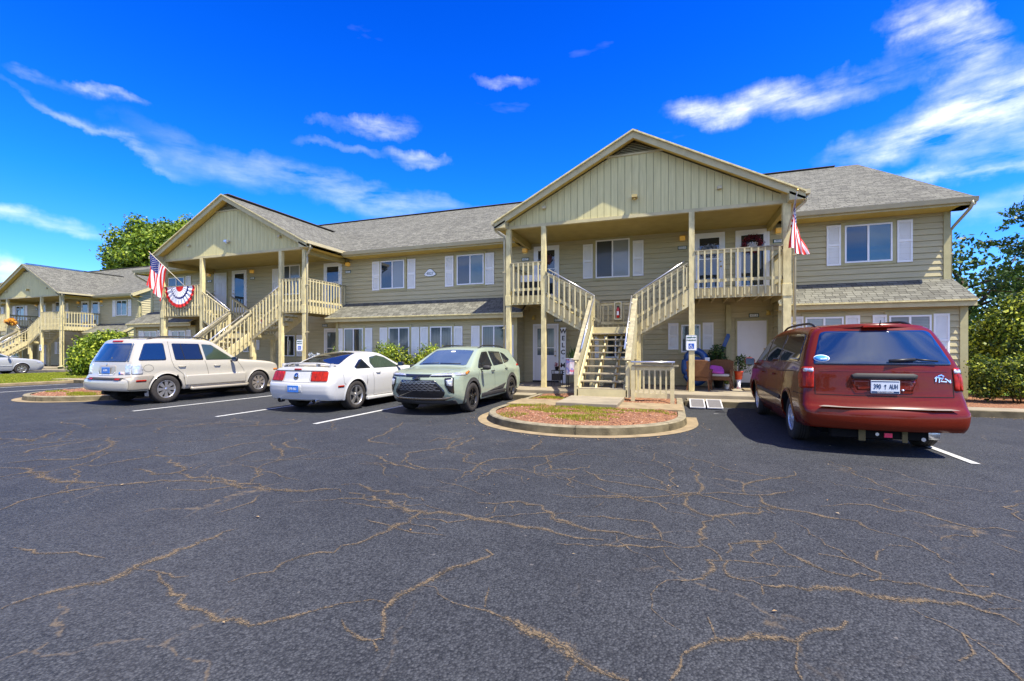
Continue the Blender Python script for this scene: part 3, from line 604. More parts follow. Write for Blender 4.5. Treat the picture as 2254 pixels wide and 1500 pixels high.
    for m in (1,-1):
        f = lambda x: x if m == 1 else 2*CXB-x
        # main roof rake boards at the building end
        for y0, y1 in ((16.25,24.9),(33.5,24.9)): tr.bar((f(7.98),y0,5.62),(f(7.98),y1,9.86),.03,.19)
        so.box(*sorted((f(7.67),f(7.97))),16.3,16.9,5.55,5.563)
        so.face([(f(7.66),16.28,5.56),(f(7.98),16.28,5.56),(f(7.98),24.9,9.80),(f(7.66),24.9,9.80)])
        # porch rakes
        for s in (1,-1):
            x0, x1 = f(-1.12+s*4.50), f(-1.12)
            tr.prism([(x0,5.53),(x1,7.89),(x1,8.085),(x0,5.73)], 'y', 14.14, 14.18)
            so.face([(x0,14.18,5.60),(x1,14.18,7.96),(x1,14.5,7.96),(x0,14.5,5.60)]); 
            xa = f(-1.12+s*4.12); so.face([(x0,14.3,5.58),(x0,16.45,5.58),(xa,16.45,5.58),(xa,14.3,5.58)]) 
            tr.prism([(x0,5.55),(xa,5.55),(xa,5.80),(x0,5.60)], 'y', 14.14, 14.5)
            xg = f(-1.12+s*4.55); gu.box(xg-.06, xg+.06, 14.12, 16.42, 5.68, 5.80)
        # shed fascia
        a, b = sorted((f(3.05), f(7.76))); tr.box(a, b, 15.73, 15.765, 2.68, 2.86); so.box(a, b, 15.765, 16.07, 2.70, 2.715)
        tr.bar((f(7.74),15.72,2.80),(f(7.74),16.9,3.49),.03,.13)
        # corner boards
        xs = f(7.67); cor.box(xs-.13*m, xs+.035*m, 16.85, 16.9, 3.3, 5.6); cor.box(xs+.03*m, xs+.04*m, 16.86, 17.0, .2, 5.6)
        cor.box(xs-.14*m, xs+.035*m, 16.02, 16.08, .14, 2.7); cor.box(xs+.03*m, xs+.04*m, 16.04, 16.18, .14, 2.7)
        for x in (3.16, -5.52): cor.box(f(x)-.07, f(x)+.07, 16.01, 16.08, .2, 2.75)
        cor.box(f(1.70), f(1.86), 16.76, 16.9, .25, 3.0)
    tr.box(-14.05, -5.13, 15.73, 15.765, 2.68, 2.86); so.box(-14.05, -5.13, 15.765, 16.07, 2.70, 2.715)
    # ---- slab
    for m in (1,-1):
        f = lambda x: x if m == 1 else 2*CXB-x
        sl = MB(); a, b = sorted((f(-5.45), f(3.15))); sl.box(a, b, 13.5, 16.95, .0, .25); part('porch_slab', sl, CONC, bevel=.02)
    # ---- windows
    def window(xc, wd, z0, z1, y, m, panes=(GDARK, GDRAPE), white=WHITE, case=.1, div=1):
        fr = MB(); c = case
        for (a,b,zz0,zz1) in ((xc-wd/2-c,xc+wd/2+c,z1,z1+c),(xc-wd/2-c,xc+wd/2+c,z0-c*.8,z0),(xc-wd/2-c,xc-wd/2,z0,z1),(xc+wd/2,xc+wd/2+c,z0,z1)):
            fr.box(a, b, y-.055, y, zz0, zz1)
        wi = part('window', fr, CASE, m)
        f2 = MB(); t = .045
        for (a,b,zz0,zz1) in ((xc-wd/2,xc+wd/2,z1-t,z1),(xc-wd/2,xc+wd/2,z0,z0+t),(xc-wd/2,xc-wd/2+t,z0+t,z1-t),(xc+wd/2-t,xc+wd/2,z0+t,z1-t),(xc-.025,xc+.025,z0+t,z1-t)):
            f2.box(a, b, y-.07, y-.02, zz0, zz1)
        part('window_frame', f2, white, m, par=wi)
        # the screened half sits a little forward of the other
        order = panes if m == 1 else panes[::-1]
        for i, gm in enumerate(order):
            p = MB(); a = xc-wd/2+t if i == 0 else xc+.025; b = xc-.025 if i == 0 else xc+wd/2-t
            p.face([(a,y-.046-.006*i,z0+t),(b,y-.046-.006*i,z0+t),(b,y-.046-.006*i,z1-t),(a,y-.046-.006*i,z1-t)])
            part('pane', p, gm, m, par=wi, recalc=False)
    def shutter(x, wd, z0, h, y, m):
        o = bpy.data.objects.new('shutter', shutter_mesh(wd, h)); C.objects.link(o); o.parent = root
        X = x-CXB if m == 1 else -(x+wd-CXB); o.location = (X, y-.024-YO, z0)
    # doors: six-panel or storm door, with handle and glass
    def door(x0, x1, z0, z1, y, m, kind='storm'):
        fr = MB(); t = .055; cm = WHITE if kind != 'panel' else CASE
        for (a,b,zz0,zz1) in ((x0-t,x1+t,z1,z1+t),(x0-t,x0,z0,z1),(x1,x1+t,z0,z1)): fr.box(a,b,y-.06,y,zz0,zz1)
        fo = part('door_frame', fr, cm, m)
        d = MB()
        if kind == 'panel':
            d.box(x0, x1, y-.045, y, z0, z1); wd = x1-x0
            for cx in (x0+wd*.27, x0+wd*.73):
                for a, b in ((.08,.36),(.42,.76),(.83,.95)):
                    for (p,q,r,s) in ((cx-wd*.16,cx+wd*.16,a,a+.008),(cx-wd*.16,cx+wd*.16,b-.008,b),(cx-wd*.16,cx-wd*.145,a,b),(cx+wd*.145,cx+wd*.16,a,b)):
                        d.box(p, q, y-.056, y-.04, z0+(z1-z0)*r, z0+(z1-z0)*s)
            dd = part('door', d, DOORW, m, par=root)
            th = MB(); th.box(x0-t, x1+t, y-.12, y, z0-.14, z0); part('threshold', th, BLK, m)
        else:
            e = .12; zs = z0+(z1-z0)*(.46 if kind == 'half' else .13)
            for (a,b,zz0,zz1) in ((x0,x1,z1-e,z1),(x0,x1,z0,zs),(x0,x0+e,zs,z1-e),(x1-e,x1,zs,z1-e)): d.box(a,b,y-.05,y-.01,zz0,zz1)
            if kind != 'full': d.box(x0+e,x1-e,y-.05,y-.02,(z0+z1)/2+.18,(z0+z1)/2+.215)
            dd = part('door', d, WHITE if kind != 'half' else DOORW, m)
            p = MB(); p.face([(x0+e,y-.041,zs),(x1-e,y-.041,zs),(x1-e,y-.041,z1-e),(x0+e,y-.041,z1-e)])
            part('pane', p, GDARK if kind != 'half' else GDRAPE, m, par=dd, recalc=False)
            th = MB(); th.box(x0-t, x1+t, y-.1, y, z0-.06, z0); part('threshold', th, BLK, m)
        h = MB(); hx = x1-.07
        h.ball((hx, y-.09, z0+.95), .03,.03,.03); h.ball((hx, y-.07, z0+1.12), .022,.02,.022); h.bar((hx,y-.03,z0+.95),(hx,y-.09,z0+.95),.02,.02)
        part('door_handle', h, BRASS, m, par=dd)
    def lamp(x, z, y, m):
        b = MB(); b.box(x-.09, x+.09, y-.13, y-.02, z-.05, z+.09); o = part('porch_lamp', b, AMBER, m, bevel=.01)
        c = MB(); c.box(x-.10, x+.10, y-.14, y-.02, z+.09, z+.115); c.box(x-.07,x+.07,y-.03,y,z-.09,z+.1); part('lamp_cap', c, BRASS, m, par=o)
    def plaque(x, z, y, m, s):
        b = MB(); b.box(x-.15, x+.15, y-.035, y-.02, z-.06, z+.06); o = part('number_plaque', b, PLAQG, m)
        b = MB(); b.box(x-.125, x+.125, y-.039, y-.03, z-.04, z+.04); p = part('plaque_face', b, WHITE, m, par=o)
        text('plaque_number', s, .075, PLAQG, o, (m*(x-CXB), y-.041-YO, z), (R(90),0,0), .001)
    U = (4.17, 5.37)
    for m in (1,-1):
        f = m
        window(5.69, 1.22, 4.19, 5.36, 16.9, m, (GDARK, GREFL) if m == 1 else (GDRAPE, GDARK)); shutter(4.60,.38,4.13,1.27,16.9,m); shutter(6.42,.38,4.13,1.27,16.9,m)
        xs = -7.75; window(xs, 1.20, 4.15, 5.37, 16.9, m, (GDARK, GREFL) if m == 1 else (GDARK, GBLIND)); shutter(xs-1.14,.38,4.11,1.27,16.9,m); shutter(xs+.66,.38,4.11,1.27,16.9,m)
        for xc in (4.31, 6.40):                               # right lower pair
            window(xc, .98, 1.05, 2.47, 16.07, m, (GBLIND, GBLIND)); shutter(xc-.88,.34,1.0,1.5,16.07,m); shutter(xc+.54,.36,1.0,1.5,16.07,m)
        for xc in (-8.63, -6.38):
            window(xc, .98, .95, 2.42, 16.07, m, (GDRAPE, GDARK) if xc > -8 else (GDRAPE, GDRAPE)); shutter(xc-.94,.35,.92,1.5,16.07,m); shutter(xc+.56,.37,.92,1.5,16.07,m)
        window(-2.06, 1.22, 4.13, 5.52, 16.9, m, (GSCREEN, GBLIND)); shutter(-3.14,.36,4.14,1.27,16.9,m); shutter(-1.34,.37,4.14,1.27,16.9,m)
        window(.60, .62, 1.4, 2.36, 16.9, m, (GDRAPE, GDARK)); shutter(-.14,.34,1.5,.92,16.9,m); shutter(.98,.34,1.5,.92,16.9,m)
        window(-1.95, .8, 1.2, 2.2, 16.9, m, (GDARK, GDARK)); shutter(-2.8,.34,1.2,1.0,16.9,m)
        door(-5.0,-4.11,3.36,5.42,16.9,m,'storm'); door(.76,1.62,3.36,5.42,16.9,m,'storm' if m == 1 else 'full')
        door(2.05,2.95,3.36,5.42,16.9,m,'full' if m == 1 else 'panel')
        door(2.05,2.92,.40,2.45,16.9,m,'panel'); door(-5.03,-4.13,.32,2.43,16.9,m,'half')
        for x, z in ((-5.41,5.33),(.33,5.34),(3.27,5.34)): lamp(x, z, 16.9, m)
        for x, z, s in ((-5.40,5.02,'4027F'),(.33,5.04,'4025-H'),(3.26,5.04,'4027'),(2.55,2.63,'4027-B'),(-4.1,2.62,'4027-D')): plaque(x, z, 16.9, m, s)
        # security lights below the porch
        for x, z in ((2.93,2.75),(-5.0,2.78)):
            b = MB(); b.lathe([(.03,0),(.05,-.03),(.075,-.13),(.07,-.135)], (x,16.62,z), 12, 'z'); b.bar((x,16.88,z+.03),(x,16.62,z+.01),.03,.03); part('flood_light', b, SOFF, m, recalc=False)
    # ---- building number plaque on the middle wall
    sg = MB(); prof = []
    for i in range(40):
        t = 2*math.pi*i/40; x, z = math.cos(t), math.sin(t)
        prof.append((CXB+.27*x*(1-.35*max(0,z)), 4.70+.115*z+(.075*max(0,z)**2)-.02*abs(x)**3))
    sg.prism(prof, 'y', 16.84, 16.87); so_ = part('building_sign', sg, WHITE)
    sg = MB(); sg.prism([(CXB+(x-CXB)*1.07, 4.70+(z-4.70)*1.1) for x, z in prof], 'y', 16.85, 16.875); part('sign_rim', sg, PLAQG, par=so_)
    text('sign_number', '4027', .17, PLAQG, so_, (0, 16.838-YO, 4.70), (R(90),0,0), .002)
    # ---- porches
    for m in (1,-1):
        f = lambda x: x
        # gable boards
        gb = MB(); x = -5.22; i = 0
        def top(x): return 7.90-.52*abs(x+1.12)
        while x < 3.02:
            x1 = min(x+.203, 3.04); zc = 7.52
            za, zb = min(top(x), zc), min(top(x1), zc)
            if x < -1.12 < x1: za = zb = zc
            gb.prism([(x,5.66),(x1,5.66),(x1,zb),(x,za)], 'y', 14.47, 14.495); x += .213
        part('gable_wall', gb, BOARD, m)
        bk = MB(); bk.prism([(-5.2,5.66),(3.04,5.66),(-1.12,7.92)], 'y', 14.50, 14.53); part('gable_backing', bk, BACK, m)
        tb = MB(); tb.box(-5.30, 3.12, 14.44, 14.56, 5.56, 5.66); tb.box(-1.98,-.26,14.44,14.5,7.50,7.56); tb.box(2.86,3.06,14.45,14.5,5.66,5.86); part('gable_trim', tb, TRIM, m)
        vt = MB()
        for k in range(6):
            z = 7.58+k*.05; hw = (7.90-z)/.52-.02
            if hw > .05: vt.face([(-1.12-hw,14.44,z),(-1.12+hw,14.44,z),(-1.12+hw,14.5,z+.045),(-1.12-hw,14.5,z+.045)]); vt.face([(-1.12-hw,14.44,z),(-1.12+hw,14.44,z),(-1.12+hw,14.44,z+.012),(-1.12-hw,14.44,z+.012)])
        part('gable_vent', vt, CASE, m, recalc=False)
        # gable lamps
        fl = MB()
        for x, z in ((-3.97,6.13),(1.29,6.16)):
            fl.box(x-.06,x+.06,14.36,14.47,z-.02,z+.07)
        part('gable_lamp', fl, GUT, m, bevel=.01)
        fl = MB(); fl.box(-1.17,-1.01,14.28,14.47,6.14,6.22); fl.ball((-1.09,14.35,6.11),.045,.045,.05); part('floodlight', fl, STEEL if m == -1 else BRASS, m)
        # ceiling and beams
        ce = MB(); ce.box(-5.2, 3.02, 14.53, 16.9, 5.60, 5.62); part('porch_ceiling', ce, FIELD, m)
        for bx in (-5.22, 2.985): bm_ = MB(); bm_.box(bx-.06,bx+.06,14.6,16.88,5.38,5.60); part('ceiling_beam', bm_, FIELD, m)
        # posts
        for x, w_, ztop in ((-5.23,.16,5.56),(-4.0,.155,5.56),(.54,.155,5.56),(3.0,.2,5.56)):
            p = MB(); p.box(x-w_/2, x+w_/2, 14.5-w_/2, 14.5+w_/2, .25, ztop)
            if w_ > .18 or x < -5: p.box(x-w_/2-.02, x+w_/2+.02, 14.5-w_/2-.015, 14.5+w_/2, 2.98, 3.32)
            part('post', p, TRIMW, m, bevel=.006)
        # decks
        for a, b in ((-5.25,-3.92),(.46,3.08)):
            d = MB(); y = 14.46
            while y < 16.85: d.box(a, b, y, y+.135, 3.265, 3.30); y += .142
            d.box(a, b, 14.46, 14.50, 3.0, 3.265); d.box(a, a+.04, 14.5, 16.9, 3.0, 3.265); d.box(b-.04, b, 14.5, 16.9, 3.0, 3.265)
            x = a+.35
            while x < b-.1: d.box(x, x+.04, 14.5, 16.88, 3.08, 3.265); x += .4
            part('balcony_deck', d, RAIL if False else TRIM, m)
        d = MB(); d.box(-2.36,-1.10,14.46,15.75,2.15,2.20); d.box(-2.36,-1.10,14.46,14.50,1.96,2.15); d.box(-2.36,-2.32,14.5,15.75,1.96,2.15); d.box(-1.14,-1.10,14.5,15.75,1.96,2.15); d.box(-2.36,-1.10,15.71,15.75,1.96,2.15)
        part('stair_landing', d, TRIM, m)
        for x, y in ((-2.29,15.66),(-1.0,15.66),(-1.0,14.55),(-2.42,14.55)):
            p = MB(); p.box(x-.075,x+.075,y-.07,y+.07,.25,2.15); part('landing_post', p, TRIMW, m, bevel=.006)
        # railings; every baluster of the nearer porch is its own mesh
        def railing(p, q, h=1.09, nm='railing', foot=.0, lower=True, side=-1, sp=.178, single=True, lowh=.2):
            # p, q: deck-edge points; balusters hang outside the rim
            p, q = Vector(p), Vector(q); d = q-p; dxy = Vector((d.x, d.y, 0)); L = dxy.length; e = dxy/L; n = Vector((e.y, -e.x, 0))*(-side)
            r = MB(); up = Vector((0,0,h))
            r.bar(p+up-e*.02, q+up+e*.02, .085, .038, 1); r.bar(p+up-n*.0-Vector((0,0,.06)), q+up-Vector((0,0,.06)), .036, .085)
            for e_ in (p, q): r.bar(e_+Vector((0,0,lowh-.04)), e_+Vector((0,0,h-.03)), .036, .036)
            if lower: r.bar(p+Vector((0,0,lowh)), q+Vector((0,0,lowh)), .036, .085)
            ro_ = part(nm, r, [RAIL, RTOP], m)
            k = max(2, int(round(L/sp))); bs = MB()
            for i in range(k):
                t = (i+.5)/k; c = p+d*t+n*.038
                z0 = c.z-.27+foot; z1 = c.z+h-.02; w2 = .021
                vs = []
                for z, o2 in ((z0, 0),(z1, 0)):
                    for sx, sy in ((-1,-1),(1,-1),(1,1),(-1,1)):
                        pt = c+e*(sx*w2)+n*(sy*w2); zz = z+(.035 if (sy == 1 and z == z0) else 0); vs.append((pt.x, pt.y, zz))
                fs = [(0,3,2,1),(4,5,6,7),(0,1,5,4),(1,2,6,5),(2,3,7,6),(3,0,4,7)]
                if near and m == 1 and single:
                    b1 = MB(); b1.raw(vs, fs); part('baluster', b1, RAIL, m, par=ro_)
                else: bs.raw(vs, fs)
            if bs.v: o = part('balusters', bs, RAIL, m, par=ro_)
            return ro_
        railing((-5.12,14.44,3.3),(-4.08,14.44,3.3)); railing((.63,14.44,3.3),(2.9,14.44,3.3))
        railing((3.05,14.62,3.3),(3.05,16.85,3.3), side=-1); railing((-5.25,16.85,3.3),(-5.25,14.62,3.3), side=-1)
        railing((-2.33,15.73,2.2),(-1.12,15.73,2.2), h=.9, foot=.27, single=True, side=1)
        # upper flights (left and right): stringers, treads, sloped railings
        for (xa, xb) in ((-3.96,-2.33),(.46,-1.12)):
            s = 1 if xb > xa else -1; st = MB(); n = 6; run = (xb-xa)/n
            for y in (14.44, 15.66):
                st.prism([(xa,3.28),(xb,2.18),(xb,1.84),(xa,2.77)], 'y', y, y+.04)
            st.box(xb-s*.08, xb-s*.04, 14.46, 15.68, 1.95, 2.13); so2 = part('upper_stair_flight', st, RAIL, m)
            for i in range(1, n):
                tm = MB(); z = 3.3-i*(1.1/n); x = xa+run*(i-.5); tm.box(x-abs(run)*.5-.02, x+abs(run)*.5+.02, 14.48, 15.66, z-.04, z); part('tread', tm, TRIM, m, par=so2)
            railing((xa+s*.06,14.43,3.02),(xb,14.43,2.13), h=1.02, foot=.07, lowh=.32, side=-s)
            railing((xb,15.75,2.13),(xa+s*.06,15.75,3.02), h=1.02, foot=.07, single=False, lowh=.32)
            hr = MB(); hr.tube([(xa+s*.12,14.52,4.13),(xb-s*.02,14.52,3.22)], .019, 8); hr.tube([(xb-s*.02,14.52,3.22),(xb-s*.02,14.47,3.16)], .014, 6)
            for t in (.15,.5,.85):
                x = xa+(xb-xa)*t; z = 4.13-.91*t; hr.tube([(x,14.52,z),(x,14.45,z-.06)], .008, 6)
            part('handrail', hr, STEEL, m)
        # lower flight
        lf = MB()
        for x in (-2.33,-1.90,-1.45,-1.17):
            zt, zb = 2.02, .40
            pts = [(14.44,zt),(12.05,zb),(12.05,.26),(12.28,.26),(14.44,zt-.30)]
            lf.raw([(x-.045,y,z) for y, z in pts]+[(x+.0,y,z) for y, z in pts], [(0,1,2,3,4),(9,8,7,6,5)]+[(i,(i+1)%5,5+(i+1)%5,5+i) for i in range(5)])
        lf.box(-2.40,-1.10,11.98,12.06,.26,.44)
        lo = part('lower_stair_flight', lf, TRIM, m)
        for i in range(1, 9):
            z = 2.2-i*.194; y = 14.46-i*.272; tm = MB(); tm.box(-2.38,-1.12,y,y+.27,z-.04,z); part('tread', tm, TREAD, m, par=lo, bevel=.006)
        tm = MB(); tm.box(-2.38,-1.12,12.0,12.28,.44,.47); part('tread', tm, TREAD, m, par=lo)
        for x, s in ((-2.42,-1),(-1.08,1)):
            r = MB()
            p0, p1 = Vector((x,14.50,3.12)), Vector((x,11.98,1.20))
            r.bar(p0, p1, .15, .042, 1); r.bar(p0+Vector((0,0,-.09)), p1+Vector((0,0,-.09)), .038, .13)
            r.bar((x+.045*-s,14.46,2.13),(x+.045*-s,12.05,.27+.15),.04,.27)
            r.box(x-.05,x+.05,11.98,12.10,.24,1.16); r.box(x-.05,x+.05,14.42,14.54,1.2,3.06)
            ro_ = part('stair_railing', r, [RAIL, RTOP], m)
            bs = MB()
            for k in range(12):
                y = 14.25-k*.185; z = 3.12-(14.5-y)*.762
                if y > 12.15:
                    if near and m == 1: b1 = MB(); b1.box(x+s*.02,x+s*.06,y-.02,y+.02,z-1.12,z-.03); part('baluster', b1, RAIL, m, par=ro_)
                    else: bs.box(x+s*.02,x+s*.06,y-.02,y+.02,z-1.12,z-.03)
            if bs.v: part('balusters', bs, RAIL, m, par=ro_)
            hr = MB(); hx = x-s*.10
            hr.tube([(hx,14.35,3.14),(hx,12.2,1.50)], .021, 8)
            for t in (.12,.5,.88):
                y = 14.35-2.15*t; z = 3.14-1.64*t; hr.tube([(hx,y,z),(hx+s*.06,y,z-.09)], .009, 6)
            part('handrail', hr, STEEL, m)
        # low guard rail beside the stair foot
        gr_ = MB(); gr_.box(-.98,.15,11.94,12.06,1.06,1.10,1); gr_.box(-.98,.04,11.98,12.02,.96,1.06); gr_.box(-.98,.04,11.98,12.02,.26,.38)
        for x in (-.95,.0): gr_.box(x-.05,x+.05,11.95,12.05,.13,1.06)
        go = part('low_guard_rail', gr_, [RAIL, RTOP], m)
        bs = MB()
        for k in range(6):
            x = -.82+k*.135
            if near and m == 1: b1 = MB(); b1.box(x-.02,x+.02,11.98,12.02,.38,.96); part('baluster', b1, RAIL, m, par=go)
            else: bs.box(x-.02,x+.02,11.98,12.02,.38,.96)
        if bs.v: part('balusters', bs, RAIL, m, par=go)
        hr = MB(); hr.tube([(-1.0,11.93,1.17),(.06,11.93,1.17)], .024, 8); hr.tube([(-.9,11.95,1.08),(-.9,11.93,1.17)],.01,6); hr.tube([(0,11.95,1.08),(0,11.93,1.17)],.01,6); part('handrail', hr, STEEL, m)
        pd = MB(); pd.box(-2.56,-1.16,10.3,12.1,.1,.262); part('stair_pad', pd, CONC, m, bevel=.015)
        # downspouts
        for (gx, px_, sgn) in ((-5.67,-5.38,1),(3.43,3.19,-1)):
            dsp = MB(); y = 14.3
            dsp.tube([(gx,y,5.70),(gx,y,5.58),(gx+sgn*.02,y+.02,5.52),(gx+sgn*.16,y+.10,5.40),(px_,y+.14,5.32),(px_,y+.16,5.2),(px_,y+.16,.36)], .038, 8)
            dsp.tube([(px_,y+.16,.36),(px_,y+.12,.30),(px_,y-.12,.28)], .038, 8)
            for z in (4.1, 2.2): dsp.box(px_-.05,px_+.05,y+.11,y+.22,z,z+.025)
            part('downspout', dsp, GUT, m)
        dsp = MB(); dsp.tube([(7.88,16.18,5.64),(7.88,16.18,5.54),(7.86,16.26,5.44),(7.80,16.9,5.12),(7.755,16.98,5.0),(7.755,16.98,.3)], .04, 8); dsp.box(7.70,7.81,16.92,17.04,4.3,4.33); part('downspout', dsp, GUT, m)
    return root
mat_ridge = mat('ridge_cap', (.10,.095,.085), .9, var=.2)
TREAD = mat('tread_paint', (.30,.26,.18), .6, var=.15, scale=6)
PLAQG = mat('plaque_green', (.02,.09,.07), .5, var=.05)
building('apartment_building', 0, 0, 'two storey olive sided apartment block with two gabled stair porches behind the parked cars', 'apartment blocks', True)
building('apartment_building', -45.8, 6.2, 'more distant olive sided apartment block at the far left behind the silver sedan', 'apartment blocks', False)
# ------------------------------------------------------------------ vegetation
def leaf_mesh(name, P, Nn, size, m, seed, aspect=.55, jit=.6):
    # P: leaf centres (n,3); Nn: outward directions; pointed quad per leaf, bulk numpy
    r = np.random.default_rng(seed); n = len(P)
    nn = Nn + r.normal(0, jit, (n,3)); nn /= np.linalg.norm(nn, axis=1)[:,None]+1e-9
    a = np.cross(nn, r.normal(0,1,(n,3))); a /= np.linalg.norm(a, axis=1)[:,None]+1e-9
    b = np.cross(nn, a); s = size*r.uniform(.6,1.35,(n,1))
    V = np.stack([P-a*s, P-b*s*aspect-a*s*.1, P+a*s, P+b*s*aspect-a*s*.1], 1).reshape(-1,3)
    me = bpy.data.meshes.new(name); me.vertices.add(4*n); me.vertices.foreach_set('co', V.astype(np.float32).ravel())
    me.loops.add(4*n); me.loops.foreach_set('vertex_index', np.arange(4*n, dtype=np.int32)); me.polygons.add(n)
    me.polygons.foreach_set('loop_start', np.arange(0,4*n,4, dtype=np.int32)); me.polygons.foreach_set('loop_total', np.full(n,4,dtype=np.int32))
    me.materials.append(m); me.update(); me.validate()
    o = bpy.data.objects.new(name, me); C.objects.link(o); return o
def clumps(centres, per, seed, shell=.55, flat=1.0):
    # centres: (x,y,z,r); leaves lie mostly in the outer shell of each clump, with ragged edges
    r = np.random.default_rng(seed); P = []; Nn = []
    for x, y, z, rr in centres:
        k = int(per*rr*rr); d = r.normal(0,1,(k,3)); d /= np.linalg.norm(d, axis=1)[:,None]
        q = rr*(shell+(1-shell)*r.random((k,1))**.6)*(1+.16*r.normal(0,1,(k,1)))
        p = d*q; p[:,2] *= flat; P.append(p+np.array([x,y,z])); Nn.append(d)
    return np.concatenate(P), np.concatenate(Nn)
def shrub(name, loc, cl, per, size, m, label, cat, seed, group=None, stems=6, jit=.6, aspect=.55, sprigs=0, trunk_r=.02):
    root = empty(name, loc, 0, label, cat, group)
    P, N_ = clumps(cl, per, seed)
    rr = np.random.default_rng(seed+5)
    if sprigs:                                   # new shoots standing out of the top
        top = [c for c in cl]; A = []; B = []
        for _ in range(sprigs):
            c = top[rr.integers(len(top))]; d = rr.normal(0,1,3); d[2] = abs(d[2])+.6; d /= np.linalg.norm(d); L = rr.uniform(.1,.3)
            for k in range(9): A.append(np.array(c[:3])+d*(c[3]+L*k/8)+rr.normal(0,.015,3)); B.append(rr.normal(0,1,3))
        P = np.concatenate([P, np.array(A)]); N_ = np.concatenate([N_, np.array(B)])
    keep = P[:,2] > .02; P, N_ = P[keep], N_[keep]
    o = leaf_mesh('foliage', P, N_, size, m, seed, aspect, jit); o.parent = root
    st = MB(); rnd = random.Random(seed)
    for _ in range(stems):
        c = rnd.choice(cl); x, y = c[0]*.3+rnd.gauss(0,.05), c[1]*.3+rnd.gauss(0,.05)
        st.tube([(x,y,0),((x+c[0])/2+rnd.gauss(0,.04),(y+c[1])/2,c[2]*.5),(c[0],c[1],c[2])], trunk_r, 6, r1=trunk_r*.4)
    st.build('stem', BARK, root, recalc=False); return root
def tree(name, loc, trunk, limbs, cl, per, size, m, label, seed, group=None, flat=1.0, shell=.45):
    root = empty(name, loc, 0, label, 'tree', group)
    P, N_ = clumps(cl, per, seed, shell, flat); o = leaf_mesh('crown', P, N_, size, m, seed); o.parent = root
    t = MB(); t.tube([(0,0,-.1),(.05,.02,trunk[1]*.3),(-.05,.05,trunk[1]*.7),(0,0,trunk[1])], trunk[0], 10, r1=trunk[0]*.45)
    rnd = random.Random(seed)
    for c in cl[::max(1,len(cl)//limbs)]:
        z0 = min(c[2]*.8, trunk[1]*rnd.uniform(.45,.95)); v = Vector(c[:3])
        a = Vector((0,0,z0)); mid = a.lerp(v,.5)+Vector((rnd.gauss(0,.2),rnd.gauss(0,.2),.15))
        t.tube([a,mid,v], trunk[0]*.32, 6, r1=.015)
    t.build('trunk', BARK, root, recalc=False); return root
rnd = random.Random(11)
# low evergreens in front of the middle bay
k = 0
for x0, x1, h, lab, mt in ((-13.7,-12.75,1.22,'low rounded evergreen at the left post with the parking sign',LF_HEDGE),(-12.75,-11.6,1.38,'yellow green evergreen above the boot of the white coupe',LF_BRIGHT),(-11.6,-10.75,1.30,'low evergreen hidden behind the roof of the white coupe',LF_HEDGE),
                       (-10.75,-9.85,1.72,'tallest bright yellow green shrub in the middle bed with loose shoots',LF_BRIGHT),(-9.85,-8.95,1.45,'rounded green shrub between the tall shrub and the reddish one',LF_HEDGE),(-8.95,-7.95,1.62,'green shrub with reddish new shoots behind the white coupe bonnet',LF_BRIGHT),(-7.95,-6.6,1.22,'low green shrub behind the windscreen of the green crossover',LF_HEDGE)):
    w_ = x1-x0; cl = [(rnd.uniform(-w_*.42,w_*.42), rnd.uniform(-.35,.35), rnd.uniform(.3,h-.38), rnd.uniform(.25,.38)) for _ in range(13)]
    er = shrub('evergreen_shrub', ((x0+x1)/2, 14.95, .13), cl, 2600, .042, mt, lab, 'shrub', 20+k, 'evergreens in the middle bed', sprigs=26); k += 1
    if k == 6:
        cl2 = [(c[0], c[1]-.03, c[2]+.12, .16) for c in cl if c[2] > .9][:5] or [(0,0,1.3,.2)]
        P, N_ = clumps(cl2, 1500, 77); o = leaf_mesh('red_shoots', P, N_, .04, LF_RED, 3); o.parent = er
# big round bush on the lawn at left
cl = []
for _ in range(60):
    d = Vector((rnd.gauss(0,1), rnd.gauss(0,1), abs(rnd.gauss(0,1))*.9)).normalized(); cl.append((d.x*1.45, d.y*1.2, .55+d.z*1.45, .55))
cl += [(rnd.uniform(-1.5,1.5), rnd.uniform(-1.1,.2), rnd.uniform(.3,.8), .45) for _ in range(20)]
shrub('round_bush', (-29.9, 16.6, .1), cl, 1150, .075, LF_BRIGHT, 'big round bright green bush on the lawn behind the beige SUV', 'bush', 50, sprigs=60)
cl = [(rnd.uniform(-.4,.4), rnd.uniform(-.35,.35), rnd.uniform(.2,.6), .3) for _ in range(9)]
shrub('small_bush', (-34.2, 18.4, .1), cl, 1600, .06, LF_HEDGE, 'small rounded bush left of the big round bush', 'bush', 51)
# hedges at the right end
def box_hedge(loc, sx, sy, h, lab, seed):
    cl = []
    for _ in range(70):
        cl.append((rnd.uniform(-sx,sx), rnd.uniform(-sy,sy), rnd.uniform(.25,h-.22), .24))
    shrub('clipped_hedge', loc, cl, 3300, .034, LF_HEDGE, lab, 'hedge', seed, 'clipped hedges at the right end', jit=.8)
box_hedge((8.35, 15.1, .12), .95, .42, 1.26, 'clipped dark green hedge beside the tail light of the red minivan', 60)
box_hedge((11.0, 15.2, .12), 1.5, .45, 1.15, 'clipped hedge at the right edge of the photo in front of the tall shrub', 61)
cl = []
for _ in range(110):
    d = Vector((rnd.gauss(0,1), rnd.gauss(0,1), rnd.gauss(0,.9))).normalized(); cl.append((d.x*1.75, d.y*1.1, 1.55+d.z*1.25, rnd.uniform(.35,.55)))
shrub('tall_shrub', (10.6, 17.2, .1), cl, 1200, .058, LF_HEDGE, 'tall shrub with bright yellow green shoots beyond the clipped hedge', 'shrub', 62, sprigs=190, stems=14)
cl = []
